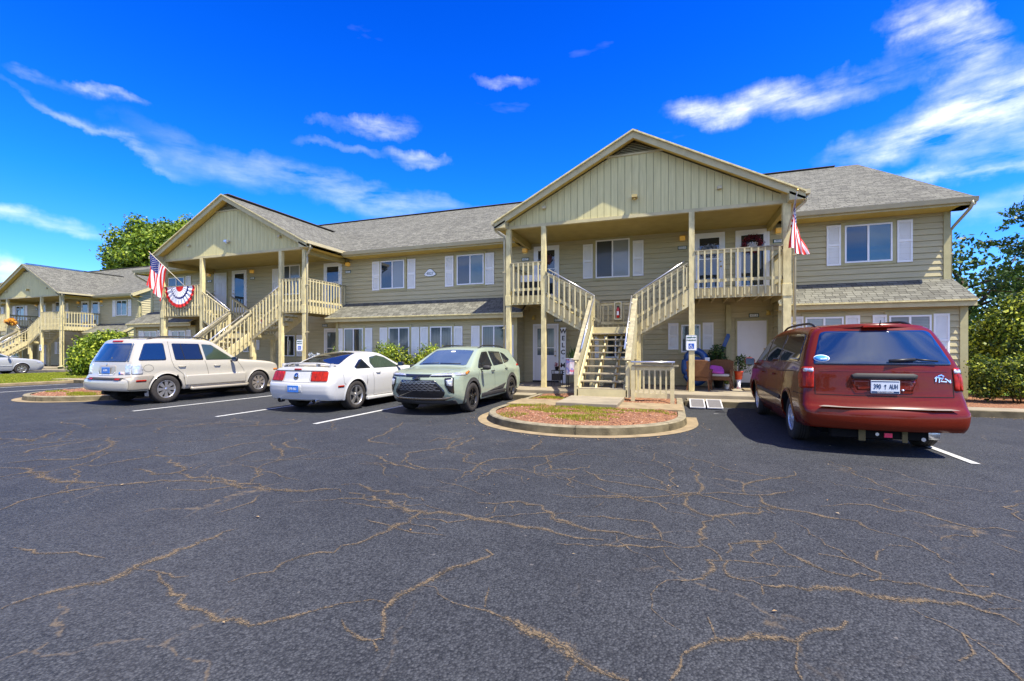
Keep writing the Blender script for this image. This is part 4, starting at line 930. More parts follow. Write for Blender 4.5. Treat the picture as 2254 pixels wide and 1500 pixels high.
for _ in range(60):
    d = Vector((rnd.gauss(0,1), rnd.gauss(0,1), rnd.gauss(0,.9))).normalized(); cl.append((d.x*1.2, d.y*1.0, 1.1+d.z*.9, rnd.uniform(.3,.5)))
shrub('tall_shrub', (9.4, 20.0, .1), cl, 1000, .06, LF_HEDGE, 'darker shrub close to the end wall under the tall tree', 'shrub', 63, sprigs=60, stems=10)
# the tall evergreen at the right: horizontal layered boughs
def layered_tree(loc, h, rad, seed, label, n=58, m=LF_DARK, per=420, first=2.2):
    rn = random.Random(seed); cl = []
    for i in range(n):
        z = first+(h-first)*(i/n); f = 1-.6*(i/n)**2; a = rn.uniform(0, 2*math.pi); L = rad*f*rn.uniform(.55,1.05)
        for k in (.35,.55,.75,.92,1.0):
            cl.append((math.cos(a)*L*k+rn.gauss(0,.15), math.sin(a)*L*k+rn.gauss(0,.15), z+.25*k*rn.uniform(-.6,1)+rn.gauss(0,.1), rn.uniform(.35,.62)*(1.1-.45*k)))
    return tree('evergreen_tree', loc, (.22, h*.95), 60, cl, per, .075, m, label, seed, 'trees at the right end', flat=.55, shell=.2)
layered_tree((15.6, 24.5, 0), 8.6, 3.9, 70, 'tall dark evergreen with layered boughs at the right edge', first=2.4)
layered_tree((11.6, 31.0, 0), 5.4, 3.0, 71, 'lower dark evergreen behind the tall shrub near the end wall', n=44, first=1.2)
def oak(loc, h, rad, seed, label, n=70, group=None, m=LF_OAK, per=90, size=.2, name='oak_tree'):
    rn = random.Random(seed); cl = []
    for _ in range(n):
        d = Vector((rn.gauss(0,1), rn.gauss(0,1), rn.gauss(0,.8))).normalized(); q = rn.uniform(.55,1)
        cl.append((d.x*rad*q, d.y*rad*q, h*.64+d.z*h*.33*q, rad*rn.uniform(.16,.28)))
    return tree(name, loc, (.4, h*.7), 16, cl, per, size, m, label, seed, group)
oak((-56.5, 38.0, 0), 17.8, 5.9, 80, 'big bright green oak rising behind the left gable', n=210, group='trees behind the blocks', per=200, size=.19)
oak((-62.5, 44.0, 0), 17.6, 5.6, 81, 'second oak crown behind the big one above the far roof', n=60, group='trees behind the blocks', per=110, size=.18)
for i, (x, y, h, r_) in enumerate(((22,30,8,4.5),(27,26,9,5),(19,40,9,5.5))):
    oak((x,y,0), h, r_, 90+i, ('oak filling the gap behind the tall evergreen','oak just outside the right edge of the parking lot','far oak beyond the end wall of the block')[i], n=45, group='trees at the right end', per=80, size=.17, m=LF_DARK)
# a row of trees across the lot, seen only in the glass of cars and windows
for i, x in enumerate((-40,-24,-7,9,26)):
    oak((x, -34-(i%2)*6, 0), 10+i%3*1.5, 6, 100+i, 'oak across the parking lot number %s from the left' % ('one','two','three','four','five')[i], n=36, group='oaks across the lot', per=30, size=.32)
# lawn blades
def lawn():
    r = np.random.default_rng(4); n = 60000; x = r.uniform(-36,-25.8,n); y = r.uniform(8,18.9,n)
    P = np.stack([x,y,np.full(n,.13)],1); o = leaf_mesh('lawn_grass', P, np.tile(np.array([.3,-1,.1]),(n,1)), .035, LF_GRASS, 9, aspect=.18, jit=.5)
    tag(o, 'short bright green lawn between the two blocks', None, None, 'stuff')
lawn()
# ------------------------------------------------------------------ flags and bunting
RED = mat('flag_red', (.62,.035,.03), .7, var=.05); FW = mat('flag_white', (.78,.76,.76), .7, var=.03); NAVY = mat('flag_navy', (.02,.03,.16), .7, var=.05)
WOODP = mat('pole_wood', (.55,.50,.40), .5, var=.1); GOLD = mat('gold', (.8,.55,.15), .3, metal=.8)
def flag(label, base, tip, P, stars=True):
    root = empty('flag', base, 0, label, 'flag'); b0 = Vector(base)
    pm = MB(); pm.tube([(0,0,0), Vector(tip)-b0], .013, 8); pm.build('pole', WOODP, root)
    fm = MB(); fm.ball(Vector(tip)-b0, .03,.03,.03); d = (Vector(tip)-b0).normalized(); fm.build('finial', GOLD, root)
    nu, nv = 39, 60; cl = MB()
    V = [[P(i/nu, j/nv)-b0 for j in range(nv+1)] for i in range(nu+1)]
    for i in range(nu):
        st = int(i/3)                            # thirteen stripes, counted from the tip side
        for j in range(nv):
            canton = st < 7 and j < nv*.4
            mi = 2 if canton else (0 if st%2 == 0 else 1)
            cl.face([V[i][j],V[i+1][j],V[i+1][j+1],V[i][j+1]], mi, None, True)
    me = cl.mesh('cloth', [RED, FW, NAVY], merge=True, recalc=False); o = bpy.data.objects.new('cloth', me); C.objects.link(o); o.parent = root
    sm = MB()
    for a in range(9):
        for b in range(11):
            if (a+b)%2: continue
            u = (a+1)/10*7/13; v = (b+1)/12*.4; c = P(u,v)-b0; e1 = (P(u+.01,v)-P(u,v)).normalized(); e2 = (P(u,v+.01)-P(u,v)).normalized(); nrm = e1.cross(e2)
            if nrm.length < 1e-6: continue
            nrm.normalize()
            for sg in (1,-1):
                pts = []
                for q in range(10):
                    rr = .022 if q%2 == 0 else .009; t = q*math.pi/5
                    pts.append(c+(e1*math.cos(t)+e2*math.sin(t))*rr+nrm*.004*sg)
                sm.face(pts)
    s = sm.build('stars', FW, root, recalc=False); return root
def P1(u, v):
    tip, base = Vector((-22.30,13.9,5.93)), Vector((-20.68,14.40,4.34)); L = base-tip
    top = tip+L*(.03+.47*u); drop = 1.45*v
    # cloth falls, gathers toward the left of the fly
    x = top.x*(1-.70*v**.7)+(-22.28+.12*u)*(.70*v**.7) ; x += .30*(u-.4)*v**2
    z = top.z-drop*(1-.0*u)-.10*u*v; z = max(z, top.z-drop)
    y = top.y-.02+.07*math.sin(u*13+v*4)*v**.5+.04*math.sin(u*25)*v
    return Vector((x,y,z))
flag('stars and stripes flag on a tilted pole at the left porch, hanging beside the bunting', (-20.68,14.38,4.36), (-22.30,13.9,5.93), P1)
def P2(u, v):
    tip, base = Vector((3.05,13.5,5.60)), Vector((3.0,14.36,4.75)); L = base-tip
    top = tip+L*(.03+.85*u); k = v**.8
    x = 3.03+(.02)*(1-k)+(-.13+.52*u)*k+.03*math.sin(u*17+v*5)*k
    zb = 4.02-.02*u if u > .25 else 4.15
    z = top.z*(1-v)+zb*v
    y = top.y*(1-.6*k)+13.75*.6*k+.05*math.sin(u*22+v*3)*k
    return Vector((x,y,z))
flag('faded stars and stripes flag hanging limp from the right post above the red minivan', (3.0,14.38,4.74), (3.05,13.5,5.60), P2)
def bunting():
    c = Vector((-20.95,14.36,4.36)); Rr = .95; mb = MB(); nr, nt_ = 20, 72
    def P(i, j):
        r = Rr*i/nr; t = math.pi*j/nt_; sx = 1.0; sz = 1.0
        y = -.012-.022*math.cos(j*math.pi/3)*(i/nr)-.02
        return Vector((math.cos(t)*r*sx, y, -math.sin(t)*r*sz))
    for i in range(nr):
        f = i/nr; mi = 0 if f < .22 else 1 if f < .5 else 2 if f < .6 else 1 if f < .84 else 0
        for j in range(nt_): mb.face([P(i,j),P(i+1,j),P(i+1,j+1),P(i,j+1)], mi, None, True)
    o = mb.build('bunting', [RED,FW,NAVY], merge=True, recalc=False); o.location = c
    tag(o, 'red white and blue pleated fan bunting hung on the left balcony rail', 'bunting')
    sm = MB()
    for k in range(13):
        t = math.pi*(k+.5)/13; r = .5*Rr; cc = Vector((math.cos(t)*r,-.065,-math.sin(t)*r))
        sm.face([cc+Vector((math.cos(q*math.pi/5)*(.055 if q%2 == 0 else .024),0,math.sin(q*math.pi/5)*(.055 if q%2 == 0 else .024))) for q in range(10)])
    sm.build('stars', FW, o, recalc=False)
bunting()
# ------------------------------------------------------------------ signs
SIGNB = mat('sign_blue', (.01,.09,.45), .4, var=.03); INK = mat('sign_green_ink', (.015,.10,.05), .5, var=.03)
def parking_sign(loc, label):
    root = empty('parking_sign', loc, 0, label, 'sign', 'reserved parking signs'); w_, h = .30, .46
    b = MB(); pts = []
    for cx, cz, a0 in ((w_/2-.04,h-.04,0),(-w_/2+.04,h-.04,90),(-w_/2+.04,.04,180),(w_/2-.04,.04,270)):
        for k in range(5): t = R(a0+k*22.5); pts.append((cx+.04*math.cos(t), cz+.04*math.sin(t)))
    b.prism(pts, 'y', -.012, 0); b.build('sign_plate', WHITE, root)
    rim = MB()
    for i in range(len(pts)):
        p, q = pts[i], pts[(i+1)%len(pts)]; s = .93
        P = lambda a, k: (a[0]*k, -.0135, (a[1]-h/2)*(k+.02 if k < 1 else 1)+h/2)
        rim.face([P(p,.955),P(q,.955),P(q,.925),P(p,.925)])
    rim.build('sign_border', INK, root, recalc=False)
    text('word_reserved', 'RESERVED', .058, INK, root, (0,-.014,.385), (R(90),0,0), .001, bold=.002)
    text('word_parking', 'PARKING', .062, INK, root, (0,-.014,.305), (R(90),0,0), .001, bold=.002)
    s = MB(); s.box(-.075,.075,-.016,-.012,.06,.21); s.build('symbol_field', SIGNB, root)
    y = MB(); c = (-.008,-.0,.115)
    for k in range(16):                          # wheel arc of the wheelchair symbol
        t0, t1 = R(110+k*15.5), R(110+(k+1)*15.5); r0, r1 = .036, .047
        y.face([(c[0]+math.cos(t)*r,-.018,c[2]+math.sin(t)*r) for t, r in ((t0,r0),(t1,r0),(t1,r1),(t0,r1))])
    y.face([(-.012+.012*math.cos(q),-.018,.190+.012*math.sin(q)) for q in [k*math.pi/5 for k in range(10)]])
    y.face([(-.018,-.018,.172),(-.005,-.018,.172),(-.002,-.018,.120),(-.014,-.018,.120)]); y.face([(-.012,-.018,.150),(.022,-.018,.150),(.022,-.018,.141),(-.010,-.018,.141)])
    y.face([(-.008,-.018,.128),(.030,-.018,.128),(.030,-.018,.117),(-.008,-.018,.117)]); y.face([(.020,-.018,.125),(.031,-.018,.122),(.048,-.018,.080),(.038,-.018,.076)])
    y.build('wheelchair_symbol', WHITE, root, recalc=False)
    for z in (.03,.43): s = MB(); s.ball((0,-.016,z),.008,.005,.008,8,6); s.build('screw', STEEL, root)
    return root
parking_sign((.53,14.41,1.46), 'white reserved parking sign with blue wheelchair square on the right porch middle post')
parking_sign((-14.05,14.30,1.44), 'white reserved parking sign on the right hand post of the left porch')
s3 = parking_sign((-45.25,20.61,1.46), 'small distant reserved parking sign on the post of the far block')
# tall WELCOME board leaning by the lower left door
wb = empty('welcome_board', (-3.84,16.55,.25), 0, 'tall narrow white board reading WELCOME leaning beside the lower left door', 'sign'); wb.rotation_euler = (R(-3),0,0)
b = MB(); b.box(-.105,.105,-.02,0,0,2.08); b.build('board', WHITE, wb, bevel=.004)
LET = mat('letter_black', (.02,.02,.022), .5, var=.05)
for i, ch in enumerate('WELC'): text('letter', ch, .235, LET, wb, (0,-.022,1.93-i*.26), (R(90),0,0), .001, bold=.006)
text('letter', '+', .2, mat('letter_grey', (.45,.45,.45), .6), wb, (0,-.022,.92), (R(90),0,0), .001)
for i, ch in enumerate('ME'): text('letter', ch, .235, LET, wb, (0,-.022,.66-i*.27), (R(90),0,0), .001, bold=.006)
# ------------------------------------------------------------------ things on the porch
WICK = mat('brown_wicker', (.16,.075,.035), .7, var=.35, scale=60, bump=.8, bscale=120)
CUSH = mat('cream_cushion', (.55,.52,.45), .9); PURP = mat('purple_cloth', (.42,.08,.33), .9, var=.15, scale=14)
BLUEF = mat('blue_vinyl', (.008,.06,.22), .3, var=.1, coat=.3); TERRA = mat('red_glazed_pot', (.60,.06,.015), .25, var=.15, scale=10, coat=.4)
FLOR = None
def floral():
    m, nt, N, L, b = nodes('floral_cloth'); tc = N.new('ShaderNodeTexCoord'); v = N.new('ShaderNodeTexVoronoi'); v.inputs['Scale'].default_value = 11; L.new(tc.outputs['Object'], v.inputs['Vector'])
    cr = N.new('ShaderNodeValToRGB'); e = cr.color_ramp.elements; e[0].color = (.75,.62,.66,1); e[1].color = (.55,.05,.12,1); k = e.new(.4); k.color = (.80,.78,.80,1); k = e.new(.65); k.color = (.75,.20,.30,1); k = e.new(.8); k.color = (.35,.35,.65,1); cr.color_ramp.interpolation = 'CONSTANT'
    L.new(v.outputs['Color'], cr.inputs[0]); L.new(cr.outputs[0], b.inputs['Base Color']); b.inputs['Roughness'].default_value = .8; return m
FLOR = floral()
def wicker_chair(loc, rz, label, extra=None):
    r = empty('wicker_chair', loc, rz, label, 'chair', 'wicker chairs on the right porch')
    s = MB(); s.box(-.29,.29,-.28,.26,.30,.42); s.build('seat', WICK, r, bevel=.02)
    b = MB(); b.prism([(-.30,.42),(.30,.42),(.34,.88),(.2,.93),(-.2,.93),(-.34,.88)], 'y', .22, .28); o = b.build('backrest', WICK, r, bevel=.015)
    for s_ in (-1,1):
        a = MB(); a.box(s_*.27,s_*.35,-.28,.28,.58,.64); a.box(s_*.28,s_*.33,-.26,-.21,.42,.58); a.box(s_*.285,s_*.315,-.2,.24,.42,.58); a.build('armrest', WICK, r, bevel=.015)
        for y in (-.26,.24): l = MB(); l.bar((s_*.28,y,.32),(s_*.31,y*1.06,0),.04,.04); l.build('leg', BLK if False else WICK, r)
    c = MB(); c.box(-.26,.26,-.27,.2,.42,.49); c.build('cushion', CUSH, r, bevel=.03)
    return r
wicker_chair((.78,14.98,.25), R(168), 'brown wicker chair turned away behind the post with the parking sign')
wicker_chair((1.42,15.45,.25), R(-12), 'brown wicker armchair holding a purple cushion in front of the plants')
p = MB(); p.prism([(-.2,0),(.2,0),(.22,.2),(.17,.38),(-.16,.38),(-.22,.2)], 'y', -.05, .05); o = p.build('cushion', PURP, bevel=.045); o.location = (1.34,15.42,.80); o.rotation_euler = (R(-58),R(8),R(8)); tag(o, 'purple cushion lying on the brown wicker armchair', 'cushion')
o.location = (1.30,15.20,.77)
def inflatable():
    root = empty('inflatable_boat', (.72,16.0,.27), 0, 'blue inflatable boat standing on end against the wall behind the chairs', 'boat')
    mb = MB(); pts = []
    for k in range(33):
        t = 2*math.pi*k/32; x = math.cos(t)*.34; z = .66+math.sin(t)*.52; pts.append((x, .05*math.sin(t)-.0, z))
    mb.tube(pts, .11, 12, cap=False); mb.build('tube', BLUEF, root)
    f = MB(); f.lathe([(0,0),(.33,.0)], (0,.06,.66), 32, 'y'); o = f.build('floor', BLUEF, root, recalc=False); 
    v = MB(); v.box(.27,.41,-.12,-.10,.86,.97); v.build('patch', WHITE, root)
inflatable()
pd = MB(); pd.tube([(0,0,0),(.42,.02,1.08)], .018, 8); pd.prism([(.30,.80),(.40,.76),(.62,1.30),(.60,1.40),(.52,1.40)], 'y', -.012, .012); o = pd.build('paddle', BLUEF); o.location = (1.18,16.55,.62); tag(o, 'blue paddle blade leaning on the wall beside the inflatable boat', 'paddle')
def pot_plant(loc, pot, cl, label, potm, seed, lm=LF_POT, size=.045, per=1500, name='potted_plant'):
    r = empty(name, loc, 0, label, 'plant', 'pot plants on the porch'); mb = MB(); rr, h = pot
    mb.lathe([(0,0),(rr*.68,0),(rr*.75,.02),(rr,h*.9),(rr*1.08,h*.9),(rr*1.08,h),(rr*.92,h),(rr*.9,h*.86),(0,h*.86)], (0,0,0), 20); mb.build('pot', potm, r)
    P, N_ = clumps([(x,y,z+h,q) for x,y,z,q in cl], per, seed); o = leaf_mesh('foliage', P, N_, size, lm, seed, .4); o.parent = r
    s = MB(); rn = random.Random(seed)
    for x,y,z,q in cl[:8]: s.tube([(rn.gauss(0,.02),rn.gauss(0,.02),h*.86),(x*.5,y*.5,h+z*.5),(x,y,h+z)], .007, 5)
    s.build('stem', BARK, r, recalc=False); return r
BLKPOT = mat('black_pot', (.02,.02,.02), .5)
pot_plant((1.42,16.25,.25), (.17,.32), [(rnd.uniform(-.3,.3),rnd.uniform(-.2,.2),rnd.uniform(.25,.95),.2) for _ in range(15)], 'large leafy dark plant in a black pot between the armchair and the corner board', BLKPOT, 200, size=.06)
pot_plant((1.98,15.95,.55), (.13,.26), [(rnd.uniform(-.32,.34),rnd.uniform(-.2,.2),rnd.uniform(.08,.36),.16) for _ in range(12)], 'bushy plant in a glossy red pot raised on a patterned stand by the white door', TERRA, 201)
st = MB(); st.lathe([(0,0),(.07,0),(.05,.1),(.07,.3),(0,.3)], (0,0,0), 14); o = st.build('plant_stand', FLOR); o.location = (1.98,15.95,.25); tag(o, 'small patterned stand under the red pot', 'stand')
pot_plant((1.62,15.72,.25), (.075,.15), [(rnd.uniform(-.06,.06),rnd.uniform(-.06,.06),rnd.uniform(.03,.14),.06) for _ in range(5)], 'tiny white pot with lime green leaves on the porch floor', WHITE, 202, LF_BRIGHT, .025, 7000)
dm = MB(); dm.box(-.42,.42,-.28,.28,0,.05); o = dm.build('doormat_base', CREAM, bevel=.01); o.location = (2.45,15.4,.25); tag(o, 'flat pale board lying before the white lower door', 'board')
def ramp_panel(loc, w_, l, label, tilt, grp):
    r = empty('ramp_panel', loc, 0, label, 'ramp', grp); r.rotation_euler = (tilt,0,0)
    p = MB(); p.box(-w_/2+.03,w_/2-.03,-l+.03,-.03,.006,.018); p.build('tread_surface', RUB, r)
    f = MB()
    for a in ((-w_/2,w_/2,-.03,0),(-w_/2,w_/2,-l,-l+.03),(-w_/2,-w_/2+.03,-l+.03,-.03),(w_/2-.03,w_/2,-l+.03,-.03)): f.box(*a,.0,.026)
    f.build('frame', STEELW, r)
RUB = mat('grip_rubber', (.13,.125,.125), .8, var=.15, scale=80); STEELW = mat('bare_aluminium', (.75,.75,.76), .35, metal=.4, var=.05)
ramp_panel((.60,12.86,.165), .36, .68, 'left half of the grey grip ramp leading up the kerb', R(12), 'kerb ramp halves')
ramp_panel((1.00,12.86,.165), .36, .68, 'right half of the grey grip ramp leading up the kerb', R(12), 'kerb ramp halves')
ramp_panel((2.60,15.95,.33), .5, .62, 'dark threshold ramp at the foot of the white lower door', R(6), 'kerb ramp halves')
# lower left door group: black side table, floral planter, flowers
tb = empty('side_table', (-3.72,15.2,.25), 0, 'small black metal table beside the stairs holding flowers', 'table')
m_ = MB(); m_.box(-.17,.17,-.17,.17,.52,.54); m_.build('tabletop', BLK, tb)
for sx in (-1,1):
    for sy in (-1,1): m_ = MB(); m_.box(sx*.15-.01,sx*.15+.01,sy*.15-.01,sy*.15+.01,0,.52); m_.build('leg', BLK, tb)
m_ = MB(); m_.box(-.15,.15,-.15,.15,.2,.42); m_.build('drawer_box', BLK, tb)
pot_plant((-3.72,15.15,.79), (.07,.12), [(rnd.uniform(-.08,.08),rnd.uniform(-.06,.06),rnd.uniform(.03,.12),.06) for _ in range(5)], 'pink and red flowers in a small pot on the black side table', BLKPOT, 210, leafmat('flower_pink', (.25,.05,.05), (.5,.06,.16), (.6,.3,.08), .2), .02, 7000, 'flower_pot')
fp = empty('planter', (-2.98,14.30,.25), 0, 'floral cloth wrapped planter with spiky green leaves left of the stair foot', 'planter')
m_ = MB(); m_.box(-.2,.2,-.14,.14,.44,.94); m_.build('cloth_wrap', FLOR, fp, bevel=.03)
m_ = MB()
for sx in (-1,1):
    for sy in (-1,1): m_.bar((sx*.16,sy*.1,.5),(sx*.19,sy*.13,0),.02,.02)
m_.build('stand', BLK, fp)
m_ = MB(); m_.box(-.22,.22,-.16,.16,.94,.965); m_.build('planter_rim', WHITE, fp)
sp_ = MB(); rn = random.Random(5)
for _ in range(46):
    a = rn.uniform(0,6.28); L = rn.uniform(.15,.42); o_ = rn.uniform(.05,.45); x, y = rn.uniform(-.12,.12), rn.uniform(-.08,.08); ex, ey = x+math.cos(a)*L*o_, y+math.sin(a)*L*o_; w2 = .014
    sp_.face([(x-w2,y,.95),(x+w2,y,.95),((x+ex)/2+w2,(y+ey)/2,.95+L*.7),(ex,ey,.95+L)])
sp_.build('leaves', LF_POT, fp, recalc=False)
# fire extinguisher cabinets on the landing rails
EXT = mat('extinguisher_red', (.55,.02,.015), .3, coat=.5); CABW = mat('cabinet_cream', (.70,.66,.45), .5)
def cabinet(loc, label):
    r = empty('extinguisher_cabinet', loc, 0, label, 'cabinet', 'fire extinguisher cabinets')
    b = MB()
    for a in ((-.12,.12,0,.03),(-.12,.12,.57,.60),(-.12,-.09,.03,.57),(.09,.12,.03,.57)): b.box(a[0],a[1],-.14,0,a[2],a[3])
    b.box(-.09,.09,-.02,0,.03,.57); b.build('case', CABW, r, bevel=.006)
    e = MB(); e.lathe([(0,.06),(.055,.07),(.055,.34),(.035,.40),(.015,.43),(.0,.43)], (0,-.08,0), 14); e.build('extinguisher', EXT, r)
    h = MB(); h.box(-.045,.03,-.10,-.06,.43,.46); h.tube([(.03,-.08,.43),(.065,-.1,.36),(.06,-.1,.2)], .01, 6); h.build('nozzle', BLK, r)
    l = MB(); l.box(-.035,.035,-.137,-.1355,.15,.28); l.build('paper_label', WHITE, r)
cabinet((-1.72,15.66,2.5), 'cream cabinet with red fire extinguisher on the landing rail of the right porch')
cabinet((-17.48,15.66,2.5), 'cream cabinet with red fire extinguisher on the landing rail of the left porch')
# wreaths on the upper doors
def wreath(loc, rr, m1, label, seed, bow=None, sx=1.0):
    r = empty('wreath', loc, 0, label, 'wreath', 'door wreaths'); q = np.random.default_rng(seed); n = 800; t = q.uniform(0,2*np.pi,n); d = q.normal(0,.045,(n,3))
    P = np.stack([np.cos(t)*rr*sx, np.zeros(n)-.04, np.sin(t)*rr],1)+d*np.array([1,.5,1]); o = leaf_mesh('ring', P, q.normal(0,1,(n,3)), .03, m1, seed); o.parent = r
    if bow is not None:
        P = q.normal(0,.05,(160,3))*np.array([1.2,.4,1.0])+np.array([0,-.07,-rr*.2]); o = leaf_mesh('bow', P, q.normal(0,1,(160,3)), .04, bow, seed+1); o.parent = r
PINKB = leafmat('pink_ribbon', (.10,.04,.04), (.30,.12,.12), (.45,.25,.2), .1); WB = leafmat('white_blue_flowers', (.10,.15,.3), (.45,.5,.55), (.8,.8,.85), .1); DR = leafmat('dark_red_flowers', (.06,.01,.02), (.16,.02,.03), (.35,.04,.05), .1)
wreath((-4.52,16.84,4.95), .10, PINKB, 'dark and pink ribbon wreath on the upper left door of the right porch', 1, PINKB)
wreath((1.19,16.84,4.85), .14, WB, 'wide white and blue flower swag on the upper door beside the middle post', 2, WB, 1.7)
wreath((2.50,16.84,4.98), .24, DR, 'dark red round wreath on the rightmost upper door', 3, FW)
# odds and ends at the left porches
fb = empty('hanging_flower_basket', (-48.9,20.55,3.75), 0, 'basket of orange flowers hanging on the far block balcony', 'flower basket')
P, N_ = clumps([(rnd.uniform(-.45,.45),rnd.uniform(-.15,.15),rnd.uniform(-.1,.15),.2) for _ in range(10)], 2500, 220); o = leaf_mesh('flowers', P, N_, .05, leafmat('orange_flowers', (.3,.12,.01), (.75,.28,.02), (.85,.55,.05), .2), 4); o.parent = fb
m_ = MB(); m_.lathe([(0,-.3),(.2,-.28),(.35,-.08),(.36,-.05)], (0,0,0), 16); m_.build('basket', WICK, fb)
ls = empty('storage_box', (-4.75,15.7,3.30), 0, 'pale plastic box with dark front standing on the small left balcony', 'box')
m_ = MB(); m_.box(-.4,.4,-.2,.2,.62,.86); m_.build('lid', WHITE, ls, bevel=.02); m_ = MB(); m_.box(-.37,.37,-.18,.18,0,.62); m_.build('body', BLK, ls, bevel=.01)
bf = empty('flower_pot', (-14.55,15.6,.25), 0, 'white and blue flowers on a stand under the left porch', 'flower pot')
P, N_ = clumps([(rnd.uniform(-.2,.2),rnd.uniform(-.1,.1),.9+rnd.uniform(-.1,.15),.12) for _ in range(6)], 3000, 221); o = leaf_mesh('flowers', P, N_, .04, WB, 4); o.parent = bf
m_ = MB(); m_.lathe([(0,.0),(.12,.0),(.02,.05),(.02,.6),(.12,.65),(.16,.85)], (0,0,0), 14); m_.build('stand', BLK, bf)
# ------------------------------------------------------------------ cars
def paint(name, col, metal=.25, rough=.32, var=.03, coat=.8):
    m = mat(name, col, rough, metal=metal, var=var, scale=30, coat=coat, spec=.12); return m
CGLASS = glassm('car_glass', (.012,.016,.022), None, .02, (.006,.008,.012), 1)
CGLASSB = glassm('car_glass_blue_tint', (.01,.03,.075), None, .02, (.005,.015,.05), 1)
CWIND = glassm('windscreen_glass', (.09,.12,.15), None, .02, (.02,.045,.10), 1); CGREEN = glassm('car_glass_clear', (.05,.075,.05), None, .02, (.02,.03,.02), 1)
TYRE = mat('tyre_rubber', (.040,.036,.033), .8, var=.2, scale=20, bump=.4, bscale=90); ALLOY = mat('alloy_rim', (.62,.60,.58), .28, metal=.85, var=.05)
DARKR = mat('black_rim', (.03,.03,.032), .3, metal=.4, coat=.5); UNDER = mat('underbody', (.008,.008,.008), .9); CLAD = mat('grey_cladding', (.045,.043,.042), .55, var=.1)
LRED = mat('tail_lamp_red', (.30,.010,.001), .3, var=.35, scale=18, coat=.12, spec=.2); LCLR = mat('lamp_clear', (.60,.60,.62), .12, metal=.5, var=.25, scale=25, coat=1); LORG = mat('marker_orange', (.45,.15,.02), .2, coat=1)
CHROME = mat('chrome', (.75,.75,.76), .1, metal=1, var=.02); SEAM = mat('panel_gap', (.02,.02,.02), .8); PLATE = mat('plate_white', (.62,.66,.70), .4, var=.03); PLATEB = mat('plate_blue', (.04,.16,.50), .4, var=.2, scale=30); INKN = mat('plate_ink', (.02,.05,.12), .5)
def lerp(tab, t):
    if t <= tab[0][0]: return tab[0][1]
    for (a, va), (b, vb) in zip(tab, tab[1:]):
        if t <= b: return va+(vb-va)*(t-a)/(b-a)
    return tab[-1][1]
def smooth_tab(tab, k=2):
    # Chaikin corner cutting keeps ends
    for _ in range(k):
        o = [tab[0]]
        for p, q in zip(tab, tab[1:]): o += [(p[0]*.75+q[0]*.25, p[1]*.75+q[1]*.25),(p[0]*.25+q[0]*.75, p[1]*.25+q[1]*.75)]
        tab = o+[tab[-1]]
    return tab
def rpoly(pts, r=.03, n=4):
    out = []; k = len(pts)
    for i in range(k):
        p0, p, p1 = Vector(pts[i-1]), Vector(pts[i]), Vector(pts[(i+1)%k])
        a = (p0-p); b = (p1-p); ra = min(r, a.length*.45); rb = min(r, b.length*.45); A = p+a.normalized()*ra; B = p+b.normalized()*rb
        for j in range(n+1): t = j/n; out.append(A*(1-t)**2+p*2*t*(1-t)+B*t*t)
    return [(q.x, q.y) for q in out]
def inpoly(x, y, P):
    c = False
    for i in range(len(P)):
        x1, y1 = P[i-1]; x2, y2 = P[i]
        if (y1 > y) != (y2 > y) and x < (x2-x1)*(y-y1)/(y2-y1)+x1: c = not c
    return c
